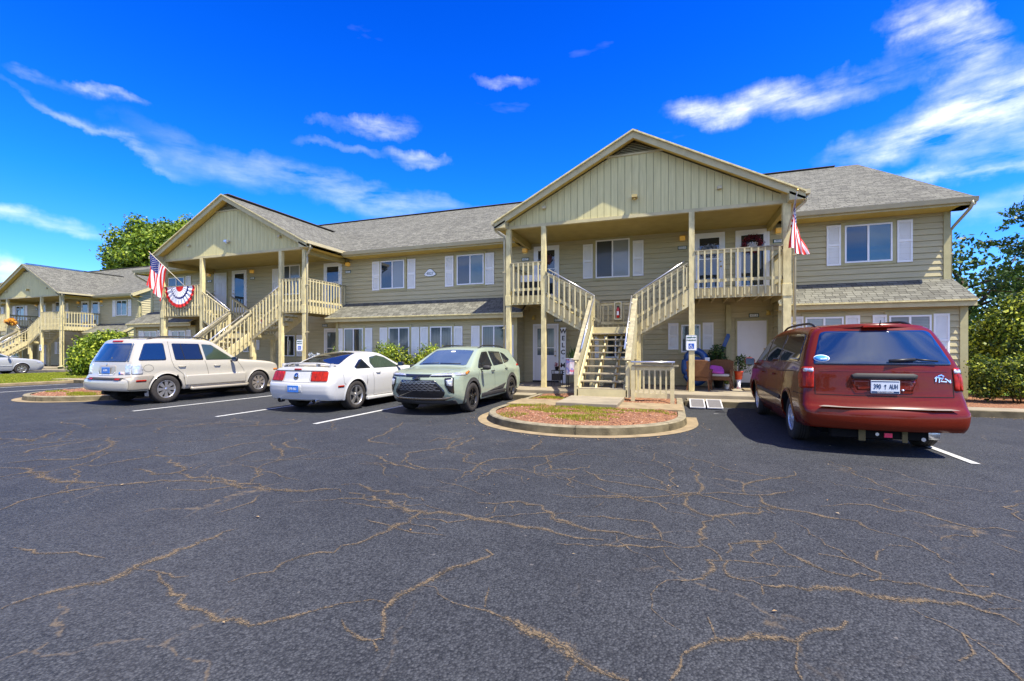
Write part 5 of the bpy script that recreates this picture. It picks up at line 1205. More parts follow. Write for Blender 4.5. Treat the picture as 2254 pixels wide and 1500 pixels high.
class Car:
    def __init__(s, name, loc, rz, label, cat, sp, pm):
        s.root = empty(name, loc, rz, label, cat, 'cars parked in the lot'); s.root.scale = sp.get('scale', (1.035,)*3); s.sp = sp; s.pm = pm
        s.body()
    def put(s, name, mb, m, par=None, **kw): return mb.build(name, m, s.root if par is None else par, **kw)
    def body(s):
        sp = s.sp; L = sp['L']; Yr = smooth_tab(sp['rear'],1); Yf = smooth_tab(sp['front'],1); top = smooth_tab(sp['top'],2); hw = smooth_tab(sp['hw'],2)
        rr, rf = sp.get('rr',.16), sp.get('rf',.28); bul, buf = sp.get('bulr',.07), sp.get('bulf',.10); NS, NT = 210, 40
        def yy(q, z): a, b = lerp(Yr, z), lerp(Yf, z); return a+(b-a)*q
        rows = []
        for i in range(NS+1):
            q = i/NS; q = q-.035*math.sin(2*math.pi*q)
            z = 1.0
            for _ in range(24): z = z*.4+.6*lerp(top, yy(q, z))
            zt = z; yb = yy(q, .42); zl = lerp(sp['sill'], yb)
            for yc, ra in sp['arch']:
                d = abs(yb-yc)
                if d < ra: zl = max(zl, sp['axz']+math.sqrt(ra*ra-d*d))
            row = []
            for j in range(NT+1):
                t = 1-(1-j/NT)**1.5; z = zl+(zt-zl)*t; y = yy(q, z); x = lerp(hw, z)
                dz = zt-z; r = sp.get('rt',.09)
                if dz < r: x -= r*.9*(1-math.sqrt(max(0, 1-(1-dz/r)**2)))
                if sp.get('rb') and z-lerp(sp['sill'], yb) < .1 and zl < .45: x -= .035*(1-(z-lerp(sp['sill'], yb))/.1)
                dr = y-lerp(Yr, z); df = lerp(Yf, z)-y
                if dr < rr: x -= rr*.55*(1-math.sqrt(max(0, 1-(1-dr/rr)**2)))
                if df < rf: x -= rf*.75*(1-math.sqrt(max(0, 1-(1-df/rf)**2)))
                pl = sp.get('plan')
                if pl: x *= lerp(pl, y)
                row.append((x, y, z))
            rows.append(row)
        mb = MB(); K = 16
        for sg in (1,-1):
            n0 = len(mb.v)
            for row in rows: mb.v += [(sg*x, y, z) for x, y, z in row]
            for i in range(NS):
                for j in range(NT):
                    a = n0+i*(NT+1)+j; f = (a, a+NT+1, a+NT+2, a+1); mb.f.append(f if sg > 0 else f[::-1]); mb.m.append(0); mb.sm.append(True); mb.uv.append(None)
        crown = sp.get('crown',.035)
        def strip(edge, off, mi, flip):
            n0 = len(mb.v)
            for (x, y, z), (oy, oz) in zip(edge, off):
                for k in range(K+1): u = 1-2*k/K; b = 1-u*u; mb.v.append((x*u, y+oy*b, z+oz*b))
            for i in range(len(edge)-1):
                for k in range(K):
                    a = n0+i*(K+1)+k; f = (a, a+K+1, a+K+2, a+1); mb.f.append(f[::-1] if flip else f); mb.m.append(mi); mb.sm.append(True); mb.uv.append(None)
        te = [r[-1] for r in rows]; n = len(te)
        strip(te, [(-bul*max(0,1-i/14) + buf*max(0,1-(n-1-i)/20), crown) for i in range(n)], 0, True)
        strip(rows[0], [(-bul, crown*(j/NT)**3) for j in range(NT+1)], 0, False)
        strip(rows[-1], [(buf, crown*(j/NT)**3) for j in range(NT+1)], 0, True)
        be = [r[0] for r in rows]; strip(be, [(-bul*max(0,1-i/14)+buf*max(0,1-(n-1-i)/20), 0) for i in range(n)], 1, False)
        me = mb.mesh('body', [s.pm, UNDER], merge=True, recalc=True)
        s.bodyo = bpy.data.objects.new('body', me); C.objects.link(s.bodyo); s.bodyo.parent = s.root
        bm = bmesh.new(); bm.from_mesh(me); s.bvh = BVHTree.FromBMesh(bm); bm.free()
        ub = MB(); ub.box(-.62,.62,.5,L-.5,.20,.42); ub.box(-.5,.5,.35,L-.4,.25,.5); s.put('underbody', ub, UNDER)
    def hit(s, view, a, b):
        o, d = {'r':((4,a,b),(-1,0,0)),'l':((-4,a,b),(1,0,0)),'back':((a,-3,b),(0,1,0)),'front':((a,9,b),(0,-1,0)),'top':((a,b,4),(0,0,-1))}[view]
        h = s.bvh.ray_cast(Vector(o), Vector(d))
        if h[0] is None: return None, None
        n = h[1]
        if n.dot(Vector(d)) > 0: n = -n
        return h[0], n
    def patch(s, name, poly, view, m, off=.005, r=.03, par=None, step=.045, skirt=.012):
        P = rpoly(poly, r) if r else list(poly)
        # densify the outline
        Q = []
        for i in range(len(P)):
            a, b = Vector(P[i]), Vector(P[(i+1)%len(P)]); k = max(1, int((b-a).length/step))
            Q += [tuple(a.lerp(b, j/k)) for j in range(k)]
        xs = [q[0] for q in Q]; ys = [q[1] for q in Q]; pts = list(Q); x = min(xs)+step*.6
        while x < max(xs):
            y = min(ys)+step*.6
            while y < max(ys):
                if inpoly(x, y, Q) and min((x-a)**2+(y-b)**2 for a, b in Q) > (step*.4)**2: pts.append((x, y))
                y += step
            x += step
        n = len(Q); v, e, f = delaunay_2d_cdt([Vector(p) for p in pts], [], [list(range(n))], 1, 1e-5)[:3]
        mb = MB(); V = []; ok = []
        for p in v:
            h, nn = s.hit(view, p[0], p[1]); V.append((h+nn*off) if h is not None else Vector((0,0,-9))); ok.append((h, nn))
        tris = [t for t in f if all(ok[i][0] is not None for i in t)]
        mb.raw(V, tris, 0, True)
        # border skirt gives the pane or lamp its thickness
        from collections import Counter
        cnt = Counter(); 
        for t in tris:
            for i in range(len(t)): cnt[tuple(sorted((t[i], t[(i+1)%len(t)])))] += 1
        for (a, b), c in cnt.items():
            if c == 1: mb.face([V[a], V[b], V[b]-ok[b][1]*(off+skirt), V[a]-ok[a][1]*(off+skirt)])
        return s.put(name, mb, m, par, merge=True, recalc=True)
    def line(s, pts, view, w=.009, m=None, off=.003, name='panel_gap', par=None, closed=False):
        mb = MB(); P = []
        pts = [Vector(p) for p in pts]+([Vector(pts[0])] if closed else [])
        for a, b in zip(pts, pts[1:]):
            k = max(1, int((b-a).length/.05)); P += [a.lerp(b, j/k) for j in range(k)]
        P.append(pts[-1]); row = []
        for i, p in enumerate(P):
            d = (P[min(i+1,len(P)-1)]-P[max(i-1,0)]).normalized(); nn = Vector((-d.y, d.x))*w/2; q = []
            for c in (p-nn, p+nn):
                h, n = s.hit(view, c.x, c.y); q.append(None if h is None else h+n*off)
            row.append(q)
        for a, b in zip(row, row[1:]):
            if None not in a+b: mb.face([a[0], b[0], b[1], a[1]])
        return s.put(name, mb, m or SEAM, par, recalc=False) if mb.f else None
    def seams(s, lines, view, **kw):
        # all the gaps of one side are one part
        mbs = MB(); m = kw.pop('m', SEAM); w = kw.pop('w', .008); off = kw.pop('off', .003)
        for pts in lines:
            o = s.line(pts, view, w, m, off)
            if o:
                n = len(mbs.v); mbs.v += [tuple(v.co) for v in o.data.vertices]
                for p in o.data.polygons: mbs.f.append(tuple(i+n for i in p.vertices)); mbs.m.append(0); mbs.sm.append(False); mbs.uv.append(None)
                bpy.data.objects.remove(o)
        return s.put(kw.get('name','panel_gaps'), mbs, m, recalc=False)
    def arch(s, view, yc, r0, r1, m, name='wheel_arch_trim', off=.012, a0=-12, a1=192):
        mb = MB(); z0 = s.sp['axz']; row = []
        for k in range(41):
            t = R(a0+(a1-a0)*k/40); q = []
            for r in (r0, (r0+r1)/2, r1):
                h, n = s.hit(view, yc+r*math.cos(t), z0+r*math.sin(t)); q.append(None if h is None else h+n*(off if r != r1 else off*.35))
            if q[0] is None and q[1] is not None: q[0] = q[1].copy(); q[0].y = yc+r0*math.cos(t); q[0].z = z0+r0*math.sin(t)
            row.append(q)
        for a, b in zip(row, row[1:]):
            for i in (0,1):
                if None not in (a[i],a[i+1],b[i],b[i+1]): mb.face([a[i],b[i],b[i+1],a[i+1]], 0, None, True)
            if a[0] is not None and b[0] is not None:
                inn = Vector((-.03 if view == 'r' else .03,0,0)); mb.face([a[0],b[0],b[0]+inn,a[0]+inn])
        return s.put(name, mb, m, merge=True, recalc=False)
    def wheels(s, r, w, rim_r, style, track, rimm=None):
        for yc, _ in s.sp['arch']:
            for sg in (1,-1):
                c = (sg*(track-w/2), yc, r); root = empty('wheel', c, 0); root.parent = s.root; rimm = rimm or ALLOY
                t = MB(); h = w/2
                t.lathe([(rim_r,-h*.9),(rim_r+.02,-h),(r*.93,-h*.98),(r*.985,-h*.8),(r,-h*.45),(r,h*.45),(r*.985,h*.8),(r*.93,h*.98),(rim_r+.02,h),(rim_r,h*.9)], (0,0,0), 40, 'x')
                for gx in (-.3,0,.3): t.lathe([(r*1.001,h*gx-.004),(r*1.003,h*gx),(r*1.001,h*gx+.004)], (0,0,0), 40, 'x', 1)
                o = t.build('tyre', [TYRE, UNDER], root, recalc=False)
                rm = MB(); f = sg; d = h*.92
                rm.lathe([(rim_r+.003,f*d),(rim_r-.012,f*(d+.004)),(rim_r-.022,f*(d-.012)),(rim_r-.03,f*(d-.06)),(rim_r-.035,-f*d)], (0,0,0), 40, 'x')
                n, kind = style; rs = rim_r-.02
                for k in range(n):
                    a = 2*math.pi*k/n+math.pi/2; ca, sa = math.cos(a), math.sin(a)
                    def pt(rr, ww): return (rr*ca-ww*sa, rr*sa+ww*ca)
                    if kind == 'wide': shp = [[pt(.03,-.022),pt(.03,.022),pt(rs*.6,.036),pt(rs,.050),pt(rs,-.050),pt(rs*.6,-.036)]]
                    elif kind == 'star': shp = [[pt(.03,-.03),pt(.03,.03),pt(rs*.55,.026),pt(rs,.044),pt(rs,-.044),pt(rs*.55,-.026)]]
                    elif kind == 'twin': shp = [[pt(.03,-.035),pt(.03,-.002),pt(rs,.006+.028),pt(rs,.002+.006)],[pt(.03,.002),pt(.03,.035),pt(rs,-.006-.008),pt(rs,-.034-.004)]]
                    else: shp = [[pt(.04,-.016),pt(.04,.016),pt(rs,.026),pt(rs,-.026)],[pt(rs*.62,-.06),pt(rs*.70,.06),pt(rs*.82,.06),pt(rs*.74,-.06)]]
                    for q in shp:
                        x0, x1 = sorted((f*(d-.035), f*(d-.008))); rm.prism(q, 'x', x0, x1)
                rm.lathe([(0,f*(d-.0)),(.026,f*(d-.001)),(.032,f*(d-.006)),(.06,f*(d-.012)),(.065,f*(d-.045))], (0,0,0), 20, 'x')
                rm.build('rim', rimm, root, recalc=False)
                hb = MB(); hb.lathe([(0,f*(d-.07)),(rim_r-.02,f*(d-.07))], (0,0,0), 24, 'x'); hb.lathe([(.02,f*(d-.062)),(rim_r*.72,f*(d-.062))], (0,0,0), 24, 'x', 1); hb.build('brake_disc', [UNDER, CLAD], root, recalc=False)
    def handle(s, view, y, z, m, l=.20):
        h, n = s.hit(view, y, z); mb = MB()
        if h is None: return
        sg = 1 if view == 'r' else -1
        mb.tube([h+Vector((0,-l/2,0)), h+Vector((sg*.028,-l*.38,0)), h+Vector((sg*.03,0,.004)), h+Vector((sg*.028,l*.38,0)), h+Vector((0,l/2,0))], .013, 8)
        s.put('door_handle', mb, m)
    def mirror(s, y, z, m, sz=(.10,.045,.075)):
        for sg, v in ((1,'r'),(-1,'l')):
            h, n = s.hit(v, y, z); mb = MB(); x = h.x+sg*(sz[0]+.06)
            mb.ball((x, h.y, z+.05), sz[0]*1.15, sz[1]*1.4, sz[2]*1.1, 14, 10)
            mb.v = [(max(x-sz[0], min(x+sz[0], vx)), max(h.y-sz[1], vy), max(z+.05-sz[2], min(z+.05+sz[2], vz))) for vx, vy, vz in mb.v]
            mb.bar(h-Vector((sg*.02,0,0)), (x-sg*.02,h.y,z+.01), .06, .035); o = s.put('wing_mirror', mb, m)
            g = MB(); g.box(x-sz[0]*.85,x+sz[0]*.85,h.y-sz[1]-.003,h.y-sz[1]+.004,z+.05-sz[2]*.8,z+.05+sz[2]*.8); s.put('mirror_glass', g, CGLASSB, o)
    def rails(s, x, y0, y1, z, m, lift=.05):
        for sg in (1,-1):
            mb = MB(); P = []
            for k in range(13):
                t = k/12; y = y0+(y1-y0)*t; h, n = s.hit('top', sg*x, y); P.append((sg*x, y, (h.z if h else z)+lift*min(1, math.sin(math.pi*t)*2.4)))
            mb.tube(P, .018, 8); s.put('roof_rail', mb, m)
    def plate(s, x, z, view, txt, m, ink, w=.31, h=.155, state=None, tree_=False):
        p, n = s.hit(view, x, z); sg = -1 if view == 'back' else 1
        y = p.y+sg*.025; mb = MB(); mb.box(x-w/2,x+w/2,y-.006,y+.006,z-h/2,z+h/2); o = s.put('number_plate', mb, m, bevel=.004)
        rot = (R(90),0,0) if sg < 0 else (R(90),0,R(180)); k = 1 if sg < 0 else -1
        if tree_:
            text('plate_letters', txt[0], .085, ink, o, (x-.092,y+sg*.008,z+.003), rot, .001, sx=.68, bold=.001); text('plate_letters', txt[1], .085, ink, o, (x+.094,y+sg*.008,z+.003), rot, .001, sx=.56, bold=.001)
            t = MB(); t.box(x-.003,x+.003,y-.0085,y-.006,z-.03,z+.012); t.lathe([(0,0),(.013,0)], (x,y-.0085,z+.018), 9, 'y'); t.build('palmetto', ink, o, recalc=False)
        else: text('plate_letters', txt, .075, ink, o, (x,y+sg*.008,z), rot, .001, sx=.68, bold=.001)
        if state:
            b = MB(); b.box(x-w/2+.008,x+w/2-.008,y-.0075,y-.006,z-h/2+.006,z-h/2+.028); b.box(x-w/2+.008,x+w/2-.008,y-.0075,y-.006,z+h/2-.018,z+h/2-.006); b.build('plate_band', ink, o)
            text('plate_state', state, .022, WHITE, o, (x,y-.009,z-h/2+.017), rot, .001)
        return o
sgs = (('r',1),('l',-1))
# ---- beige SUV -----------------------------------------------------
P_SUV = paint('suv_pearl_beige', (.46,.425,.345), .15, .30); DPIL = mat('tinted_pillar', (.10,.13,.17), .15, metal=.3, coat=1); P_SUV2 = paint('suv_lower_cladding', (.34,.30,.23), .25, .4)
v = Car('suv', (-14.26, 7.80, 0), 0, 'pearl beige SUV with roof rails parked leftmost in the row, seen from its rear right', 'SUV', dict(
    L=4.74, axz=.37, arch=((.92,.43),(3.81,.43)),
    rear=[(.30,.10),(.38,.0),(.68,.0),(.72,.10),(1.08,.13),(1.16,.16),(1.60,.34),(1.74,.44)], front=[(.3,4.62),(.45,4.74),(.62,4.74),(.95,4.68),(1.05,4.56)],
    top=[(0,1.66),(.45,1.69),(.9,1.735),(1.5,1.75),(2.1,1.735),(2.40,1.69),(3.02,1.20),(3.2,1.14),(4.1,1.085),(4.55,1.0),(4.74,.92)],
    hw=[(.3,.87),(.45,.92),(.70,.935),(.80,.915),(1.0,.915),(1.12,.885),(1.62,.735),(1.75,.71)], sill=[(0,.38),(.5,.36),(1.0,.34),(4.0,.34),(4.84,.32)], rr=.16, rf=.30, rt=.085, bulr=.07, bulf=.12, crown=.03), P_SUV)
v.wheels(.375, .25, .235, (8,'wide'), .925)
for vw, sg in sgs:
    v.patch('side_window', [(.25,1.15),(.46,1.60),(.94,1.615),(.94,1.15)], vw, CGLASSB, r=.05)
    v.patch('side_window', [(1.17,1.15),(1.15,1.61),(1.92,1.61),(1.97,1.14)], vw, CGLASS, r=.04); v.patch('side_window', [(2.04,1.14),(1.99,1.60),(2.28,1.585),(2.86,1.20),(2.90,1.14)], vw, CGREEN, r=.03)
    v.line([(1.44,1.15),(1.38,1.60)], vw, .018, BLK, .008, 'window_divider')
    v.patch('bumper_side', [(.02,.40),(.02,.70),(.10,.76),(.50,.78),(.60,.74),(.50,.58),(.47,.40)], vw, P_SUV2, off=.012, r=.03)
    v.patch('side_marker', [(.16,.61),(.16,.655),(.40,.655),(.40,.61)], vw, LRED, off=.02, r=.01)
    v.patch('lower_cladding', [(1.42,.44),(1.44,.72),(3.30,.74),(3.32,.44)], vw, P_SUV, off=.014, r=.03)
    v.seams([[(1.42,.44),(1.36,.76),(1.12,.96),(1.07,1.14),(1.06,1.66)],[(2.10,.42),(2.08,.80),(2.0,1.12)],[(3.22,.42),(3.26,.80),(3.02,1.13)]], vw)
    v.arch(vw, .92, .425, .50, P_SUV); v.arch(vw, 3.81, .425, .50, P_SUV)
    v.handle(vw, 1.33, .98, P_SUV); v.handle(vw, 2.36, .98, P_SUV)
    st_ = MB(); st_.tube([(sg*.93,1.55,.36),(sg*.96,1.6,.34),(sg*.97,3.3,.34),(sg*.94,3.38,.36)], .045, 8); v.put('running_board', st_, P_SUV2)
    mf = MB(); mf.box(sg*.78,sg*.92,.46,.475,.22,.46); v.put('mud_flap', mf, CHROME)
    v.patch('tail_lamp', [(.115,.80),(.13,1.06),(.30,1.06),(.34,.92),(.33,.80)], vw, LCLR, off=.008, r=.02)
    v.patch('marker_lamp', [(4.38,.76),(4.38,.82),(4.58,.82),(4.58,.76)], vw, LORG, off=.01, r=.01)
v.line([(.47+.12*math.cos(t), .95+.09*math.sin(t)) for t in [R(k*15) for k in range(25)]], 'r', .006, SEAM, .004, 'fuel_door')
v.patch('rear_window', [(-.66,1.12),(-.55,1.60),(.55,1.60),(.66,1.12)], 'back', CGLASSB, r=.06, off=.006)
for sg in (1,-1): v.patch('rear_pillar', [(sg*.665,1.12),(sg*.56,1.60),(sg*.60,1.60),(sg*.72,1.12)], 'back', DPIL, r=.01, off=.004)
for sg in (1,-1): v.patch('tail_lamp', [(sg*.66,.80),(sg*.66,1.06),(sg*.83,1.06),(sg*.83,.80)], 'back', LCLR, off=.008, r=.02); v.patch('tail_lamp_red', [(sg*.67,.83),(sg*.67,.93),(sg*.80,.93),(sg*.80,.83)], 'back', LCLR, off=.013, r=.01)
v.patch('bumper_step', [(-.66,.66),(-.66,.715),(.66,.715),(.66,.66)], 'back', CLAD, off=.016, r=.01)
for sg in (1,-1): v.patch('reflector', [(sg*.44,.655),(sg*.44,.685),(sg*.60,.685),(sg*.60,.655)], 'back', LRED, off=.022, r=.006)
v.patch('plate_recess', [(-.34,.86),(-.27,.78),(.27,.78),(.34,.86),(.34,1.03),(-.34,1.03)], 'back', P_SUV2, off=.004, r=.05); v.line([(-.34,.87),(-.27,.785),(.27,.785),(.34,.87)], 'back', .016, WHITE, .01, 'recess_rim')
v.plate(0,.90,'back','SC 815',PLATEB,PLATE)
v.patch('brake_lamp', [(-.20,1.63),(-.20,1.67),(.20,1.67),(.20,1.63)], 'back', LRED, off=.012, r=.01)
v.patch('badge', [(-.03,1.055),(0,1.02),(.03,1.055),(0,1.085)], 'back', CHROME, off=.012, r=.01)
v.patch('flag_sticker', [(.46,.80),(.46,.86),(.62,.86),(.62,.80)], 'back', mat('sticker_pink', (.75,.45,.42), .5), off=.009, r=0); v.patch('sticker_canton', [(.46,.80),(.46,.86),(.52,.86),(.52,.80)], 'back', PLATEB, off=.012, r=0)
w = MB(); w.bar((.08,.165,1.19),(-.20,.15,1.20),.03,.03); w.bar((.02,.2,1.16),(.12,.12,1.22),.06,.05); v.put('rear_wiper', w, BLK)
h = MB(); h.box(-.30,.30,.10,.5,.26,.38); h.box(-.05,.05,-.05,.2,.30,.37); h.tube([(0,-.03,.37),(0,-.03,.43)], .02, 8); v.put('tow_hitch', h, UNDER)
v.mirror(2.84, 1.10, BLK); v.rails(.60, .62, 2.40, 1.75, CLAD, .055)
v.patch('windscreen', [(-.68,1.20),(-.60,1.62),(.60,1.62),(.68,1.20)], 'front', CGLASS, r=.05)
# ---- white coupe ---------------------------------------------------
P_CPE = paint('coupe_white', (.47,.465,.45), .0, .3)
c = Car('coupe', (-8.36, 8.43, 0), 0, 'white sports coupe with rear wing parked second from left beside the green crossover', 'sports car', dict(
    L=4.67, axz=.345, arch=((.92,.395),(3.64,.395)),
    rear=[(.22,.12),(.30,.06),(.45,.0),(.66,.0),(.70,.06),(.95,.13),(1.02,.16)], front=[(.25,4.55),(.5,4.67),(.7,4.64),(.85,4.58)],
    top=[(0,.985),(.2,1.005),(.50,1.04),(.64,1.06),(1.05,1.235),(1.40,1.335),(1.75,1.375),(2.12,1.375),(2.38,1.33),(2.92,1.045),(3.1,1.005),(3.8,.96),(4.35,.87),(4.67,.76)],
    hw=[(.2,.86),(.35,.915),(.55,.93),(.75,.935),(.90,.90),(.98,.84),(1.30,.63),(1.38,.58)], sill=[(0,.28),(.6,.24),(1.0,.2),(4,.2),(4.77,.22)], rr=.22, rf=.35, rt=.08, bulr=.10, bulf=.16, crown=.03, plan=[(0,.97),(1.0,1.0),(1.5,.985),(2.4,.965),(3.5,.985),(4.77,.95)]), P_CPE)
c.wheels(.345, .25, .235, (5,'star'), .925)
for vw, sg in sgs:
    c.patch('side_window', [(1.69,.965),(1.63,1.10),(1.73,1.245),(2.08,1.29),(2.38,1.235),(2.74,1.03),(2.78,.965)], vw, CGREEN, r=.025)
    c.patch('quarter_window', [(.99,.97),(.94,1.01),(1.26,1.185),(1.38,1.20),(1.56,.97)], vw, CGLASS, r=.02)
    c.seams([[(1.62,.30),(1.58,.93)],[(2.92,.30),(3.0,.62),(2.94,1.0)],[(.54,.62),(.48,.66),(.46,.92)],[(1.63,.28),(2.92,.28)]], vw, w=.007)
    c.arch(vw, .92, .39, .445, P_CPE); c.arch(vw, 3.64, .39, .445, P_CPE)
    c.handle(vw, 1.80, .86, P_CPE, .17)
    c.patch('side_marker', [(.28,.565),(.28,.61),(.48,.61),(.48,.565)], vw, LRED, off=.008, r=.01)
    sk = MB(); sk.box(sg*.86,sg*.945,1.32,3.24,.19,.27); c.put('side_skirt', sk, P_CPE, bevel=.02)
for sg in (1,-1):
    c.patch('tail_lamp', [(sg*.40,.71),(sg*.38,.93),(sg*.78,.93),(sg*.80,.71)], 'back', LRED, off=.008, r=.03)
    for x in (.515,.655): c.line([(sg*x,.72),(sg*x,.92)], 'back', .007, SEAM, .011, 'lamp_rib')
    e = MB(); e.lathe([(.05,0),(.055,.01),(.05,.12)], (sg*.50,-.02,.27), 18, 'y'); e.lathe([(0,.02),(.047,.02)], (sg*.50,-.02,.27), 18, 'y', 1); c.put('exhaust_tip', e, [CHROME, UNDER], recalc=False)
c.patch('rear_window', [(-.62,.64),(-.44,1.46),(.44,1.46),(.62,.64)], 'top', CGLASS, off=.006, r=.06)
c.line([(-.75,.945),(.75,.945)], 'back', .018, CLAD, .006, 'boot_lip')
c.seams([[(-.37,.94),(-.37,.70)],[(.37,.94),(.37,.70)],[(-.80,.69),(.80,.69)]], 'back', w=.008)
c.patch('badge', [(.075*math.cos(R(k*18)), .825+.075*math.sin(R(k*18))) for k in range(20)], 'back', CHROME, off=.014, r=0); c.patch('badge_centre', [(.055*math.cos(R(k*18)), .825+.055*math.sin(R(k*18))) for k in range(20)], 'back', BLKG, off=.018, r=0)
c.patch('badge_mark', [(-.03,.80),(.0,.875),(.035,.83),(.01,.785)], 'back', CHROME, off=.021, r=.01)
c.patch('plate_recess', [(-.23,.46),(-.20,.63),(.20,.63),(.23,.46)], 'back', mat('coupe_recess', (.45,.45,.44), .6), off=.003, r=.02); c.line([(-.23,.63),(-.21,.45),(.21,.45),(.23,.63)], 'back', .016, P_CPE, .010, 'recess_rim')
c.plate(0,.545,'back','LMB 4262',PLATEB,PLATE)
c.patch('rear_valance', [(-.62,.285),(-.62,.325),(.62,.325),(.62,.285)], 'back', mat('coupe_valance', (.35,.35,.35), .5), off=.004, r=.01)
sp_ = MB(); P = []
for k in range(25):
    u = -1+2*k/24; P.append((u*.72, .22+.10*(u*u), 1.115-.075*abs(u)**5))
for (a, b) in zip(P, P[1:]): sp_.raw([(a[0],a[1]-.02,a[2]-.012),(a[0],a[1]+.13,a[2]-.006),(a[0],a[1]+.13,a[2]+.012),(a[0],a[1]-.02,a[2]+.012),(b[0],b[1]-.02,b[2]-.012),(b[0],b[1]+.13,b[2]-.006),(b[0],b[1]+.13,b[2]+.012),(b[0],b[1]-.02,b[2]+.012)], [(0,4,5,1),(1,5,6,2),(2,6,7,3),(3,7,4,0)], 0, True)
for x in (-.70,-.32,.32,.70): sp_.box(x-.02,x+.02,.27,.36,1.0,1.105)
c.put('rear_wing', sp_, P_CPE, merge=True)
c.patch('brake_lamp', [(-.10,.965),(-.10,.995),(.10,.995),(.10,.965)], 'back', LRED, off=.012, r=.01)
c.mirror(2.76, 1.0, CLAD, (.09,.05,.055)); c.patch('windscreen', [(-.68,2.86),(-.5,2.42),(.5,2.42),(.68,2.86)], 'top', CGLASS, r=.05)
# ---- pale green crossover -----------------------------------------
P_GRN = paint('crossover_sage_green', (.28,.33,.245), .08, .28)
t = Car('crossover', (-5.38, 13.58, 0), R(180), 'sage green crossover with black grille facing the camera beside the kerbed island', 'crossover', dict(
    scale=(.995,1.02,1.0), L=4.54, axz=.35, arch=((.90,.405),(3.60,.405)),
    rear=[(.3,.15),(.4,.04),(.6,.0),(.9,.05),(1.05,.10),(1.45,.38),(1.52,.46)], front=[(.25,4.32),(.36,4.44),(.50,4.50),(.78,4.52),(.92,4.46),(1.0,4.34)],
    top=[(0,1.49),(.5,1.505),(1.0,1.545),(1.8,1.56),(2.4,1.545),(2.72,1.49),(3.50,1.075),(3.66,1.035),(4.1,.995),(4.42,.93),(4.54,.88)],
    hw=[(.2,.86),(.35,.90),(.55,.915),(.8,.905),(.93,.915),(1.02,.87),(1.42,.68),(1.56,.64)], sill=[(0,.34),(.4,.3),(1.0,.25),(3.6,.25),(4.54,.24)], rr=.2, rf=.42, rt=.075, bulr=.08, bulf=.14, crown=.025), P_GRN)
t.wheels(.35, .225, .235, (5,'twin'), .91, DARKR)
for vw, sg in sgs:
    t.patch('side_window', [(2.28,1.055),(2.27,1.44),(2.62,1.425),(3.02,1.20),(3.22,1.05),(3.20,1.02)], vw, CGLASS, r=.03); t.patch('side_window', [(1.42,1.09),(1.36,1.43),(2.17,1.445),(2.19,1.055)], vw, CGLASS, r=.03)
    t.patch('quarter_window', [(.82,1.20),(1.05,1.36),(1.30,1.42),(1.35,1.10),(.98,1.14)], vw, CGLASS, r=.03)
    t.seams([[(2.23,.42),(2.24,1.02)],[(3.24,.42),(3.30,.8),(3.22,1.0)],[(1.32,.62),(1.22,.85),(1.38,1.06)]], vw, w=.007)
    t.patch('sill_cladding', [(1.42,.30),(1.42,.40),(2.2,.41),(3.08,.40),(3.08,.30)], vw, CLAD, off=.012, r=.02); t.patch('door_wedge', [(2.75,.41),(1.62,.41),(1.4,.56)], vw, CLAD, off=.008, r=.02)
    t.arch(vw, .90, .395, .475, CLAD); t.arch(vw, 3.60, .395, .475, CLAD)
    t.handle(vw, 2.38, .93, CLAD, .17); t.handle(vw, 1.36, .96, CLAD, .15)
    t.patch('tail_lamp', [(.06,1.00),(.08,1.08),(.34,1.06),(.42,1.01)], vw, LRED, off=.01, r=.01)
for sg in (1,-1):
    t.patch('headlamp', [(sg*.30,.895),(sg*.40,.935),(sg*.865,.955),(sg*.80,.905)], 'front', LCLR, off=.010, r=.01); t.patch('headlamp_shadow', [(sg*.32,.87),(sg*.32,.892),(sg*.78,.902),(sg*.76,.87)], 'front', BLKG, off=.006, r=.006)
    t.patch('lamp_cluster', [(sg*.62,.84),(sg*.80,.86),(sg*.81,.50),(sg*.72,.54),(sg*.64,.70)], 'front', BLKG, off=.008, r=.02); t.patch('fog_lamp', [(sg*.655,.80),(sg*.78,.82),(sg*.78,.66),(sg*.68,.68)], 'front', LCLR, off=.014, r=.02)
    t.patch('corner_marker', [(3.98,.90),(4.02,.955),(3.80,.99),(3.78,.965)], 'r' if sg > 0 else 'l', LORG, off=.01, r=.01); t.patch('headlamp_end', [(4.02,.90),(4.04,.955),(4.32,.94),(4.34,.90)], 'r' if sg > 0 else 'l', LCLR, off=.01, r=.01)
t.patch('upper_grille', [(-.30,.865),(-.33,.925),(.33,.925),(.30,.865)], 'front', BLKG, off=.008, r=.01)
t.patch('grille', [(-.42,.80),(.42,.80),(.60,.60),(.64,.52),(.56,.40),(-.56,.40),(-.64,.52),(-.60,.60)], 'front', BLKG, off=.010, r=.04)
gm = mat('grille_mesh', (.20,.20,.21), .3, metal=.6, coat=.3)
ml = []
for k in range(6):
    z = .575+k*.038; hwid = .53-.024*k
    n = 8
    for j in range(n):
        x0 = -hwid+2*hwid*(j+(.5 if k%2 else .0))/n; x1 = x0+2*hwid*.55/n
        if x1 < hwid: ml.append([(x0,z),(x1,z)])
        if x1+hwid/n*.9 < hwid: ml.append([(x1,z),(x1+hwid/n*.9,z+.019)])
t.seams(ml, 'front', m=gm, w=.016, off=.022, name='grille_bars')
t.patch('skid_trim', [(-.66,.375),(-.60,.345),(.60,.345),(.66,.375),(.80,.43),(.56,.405),(-.56,.405),(-.80,.43)], 'front', mat('bronze_trim', (.32,.25,.18), .25, metal=.8, coat=.4), off=.012, r=.006)
t.patch('lower_bumper', [(-.80,.25),(-.80,.36),(-.62,.335),(.62,.335),(.80,.36),(.80,.25)], 'front', CLAD, off=.010, r=.02)
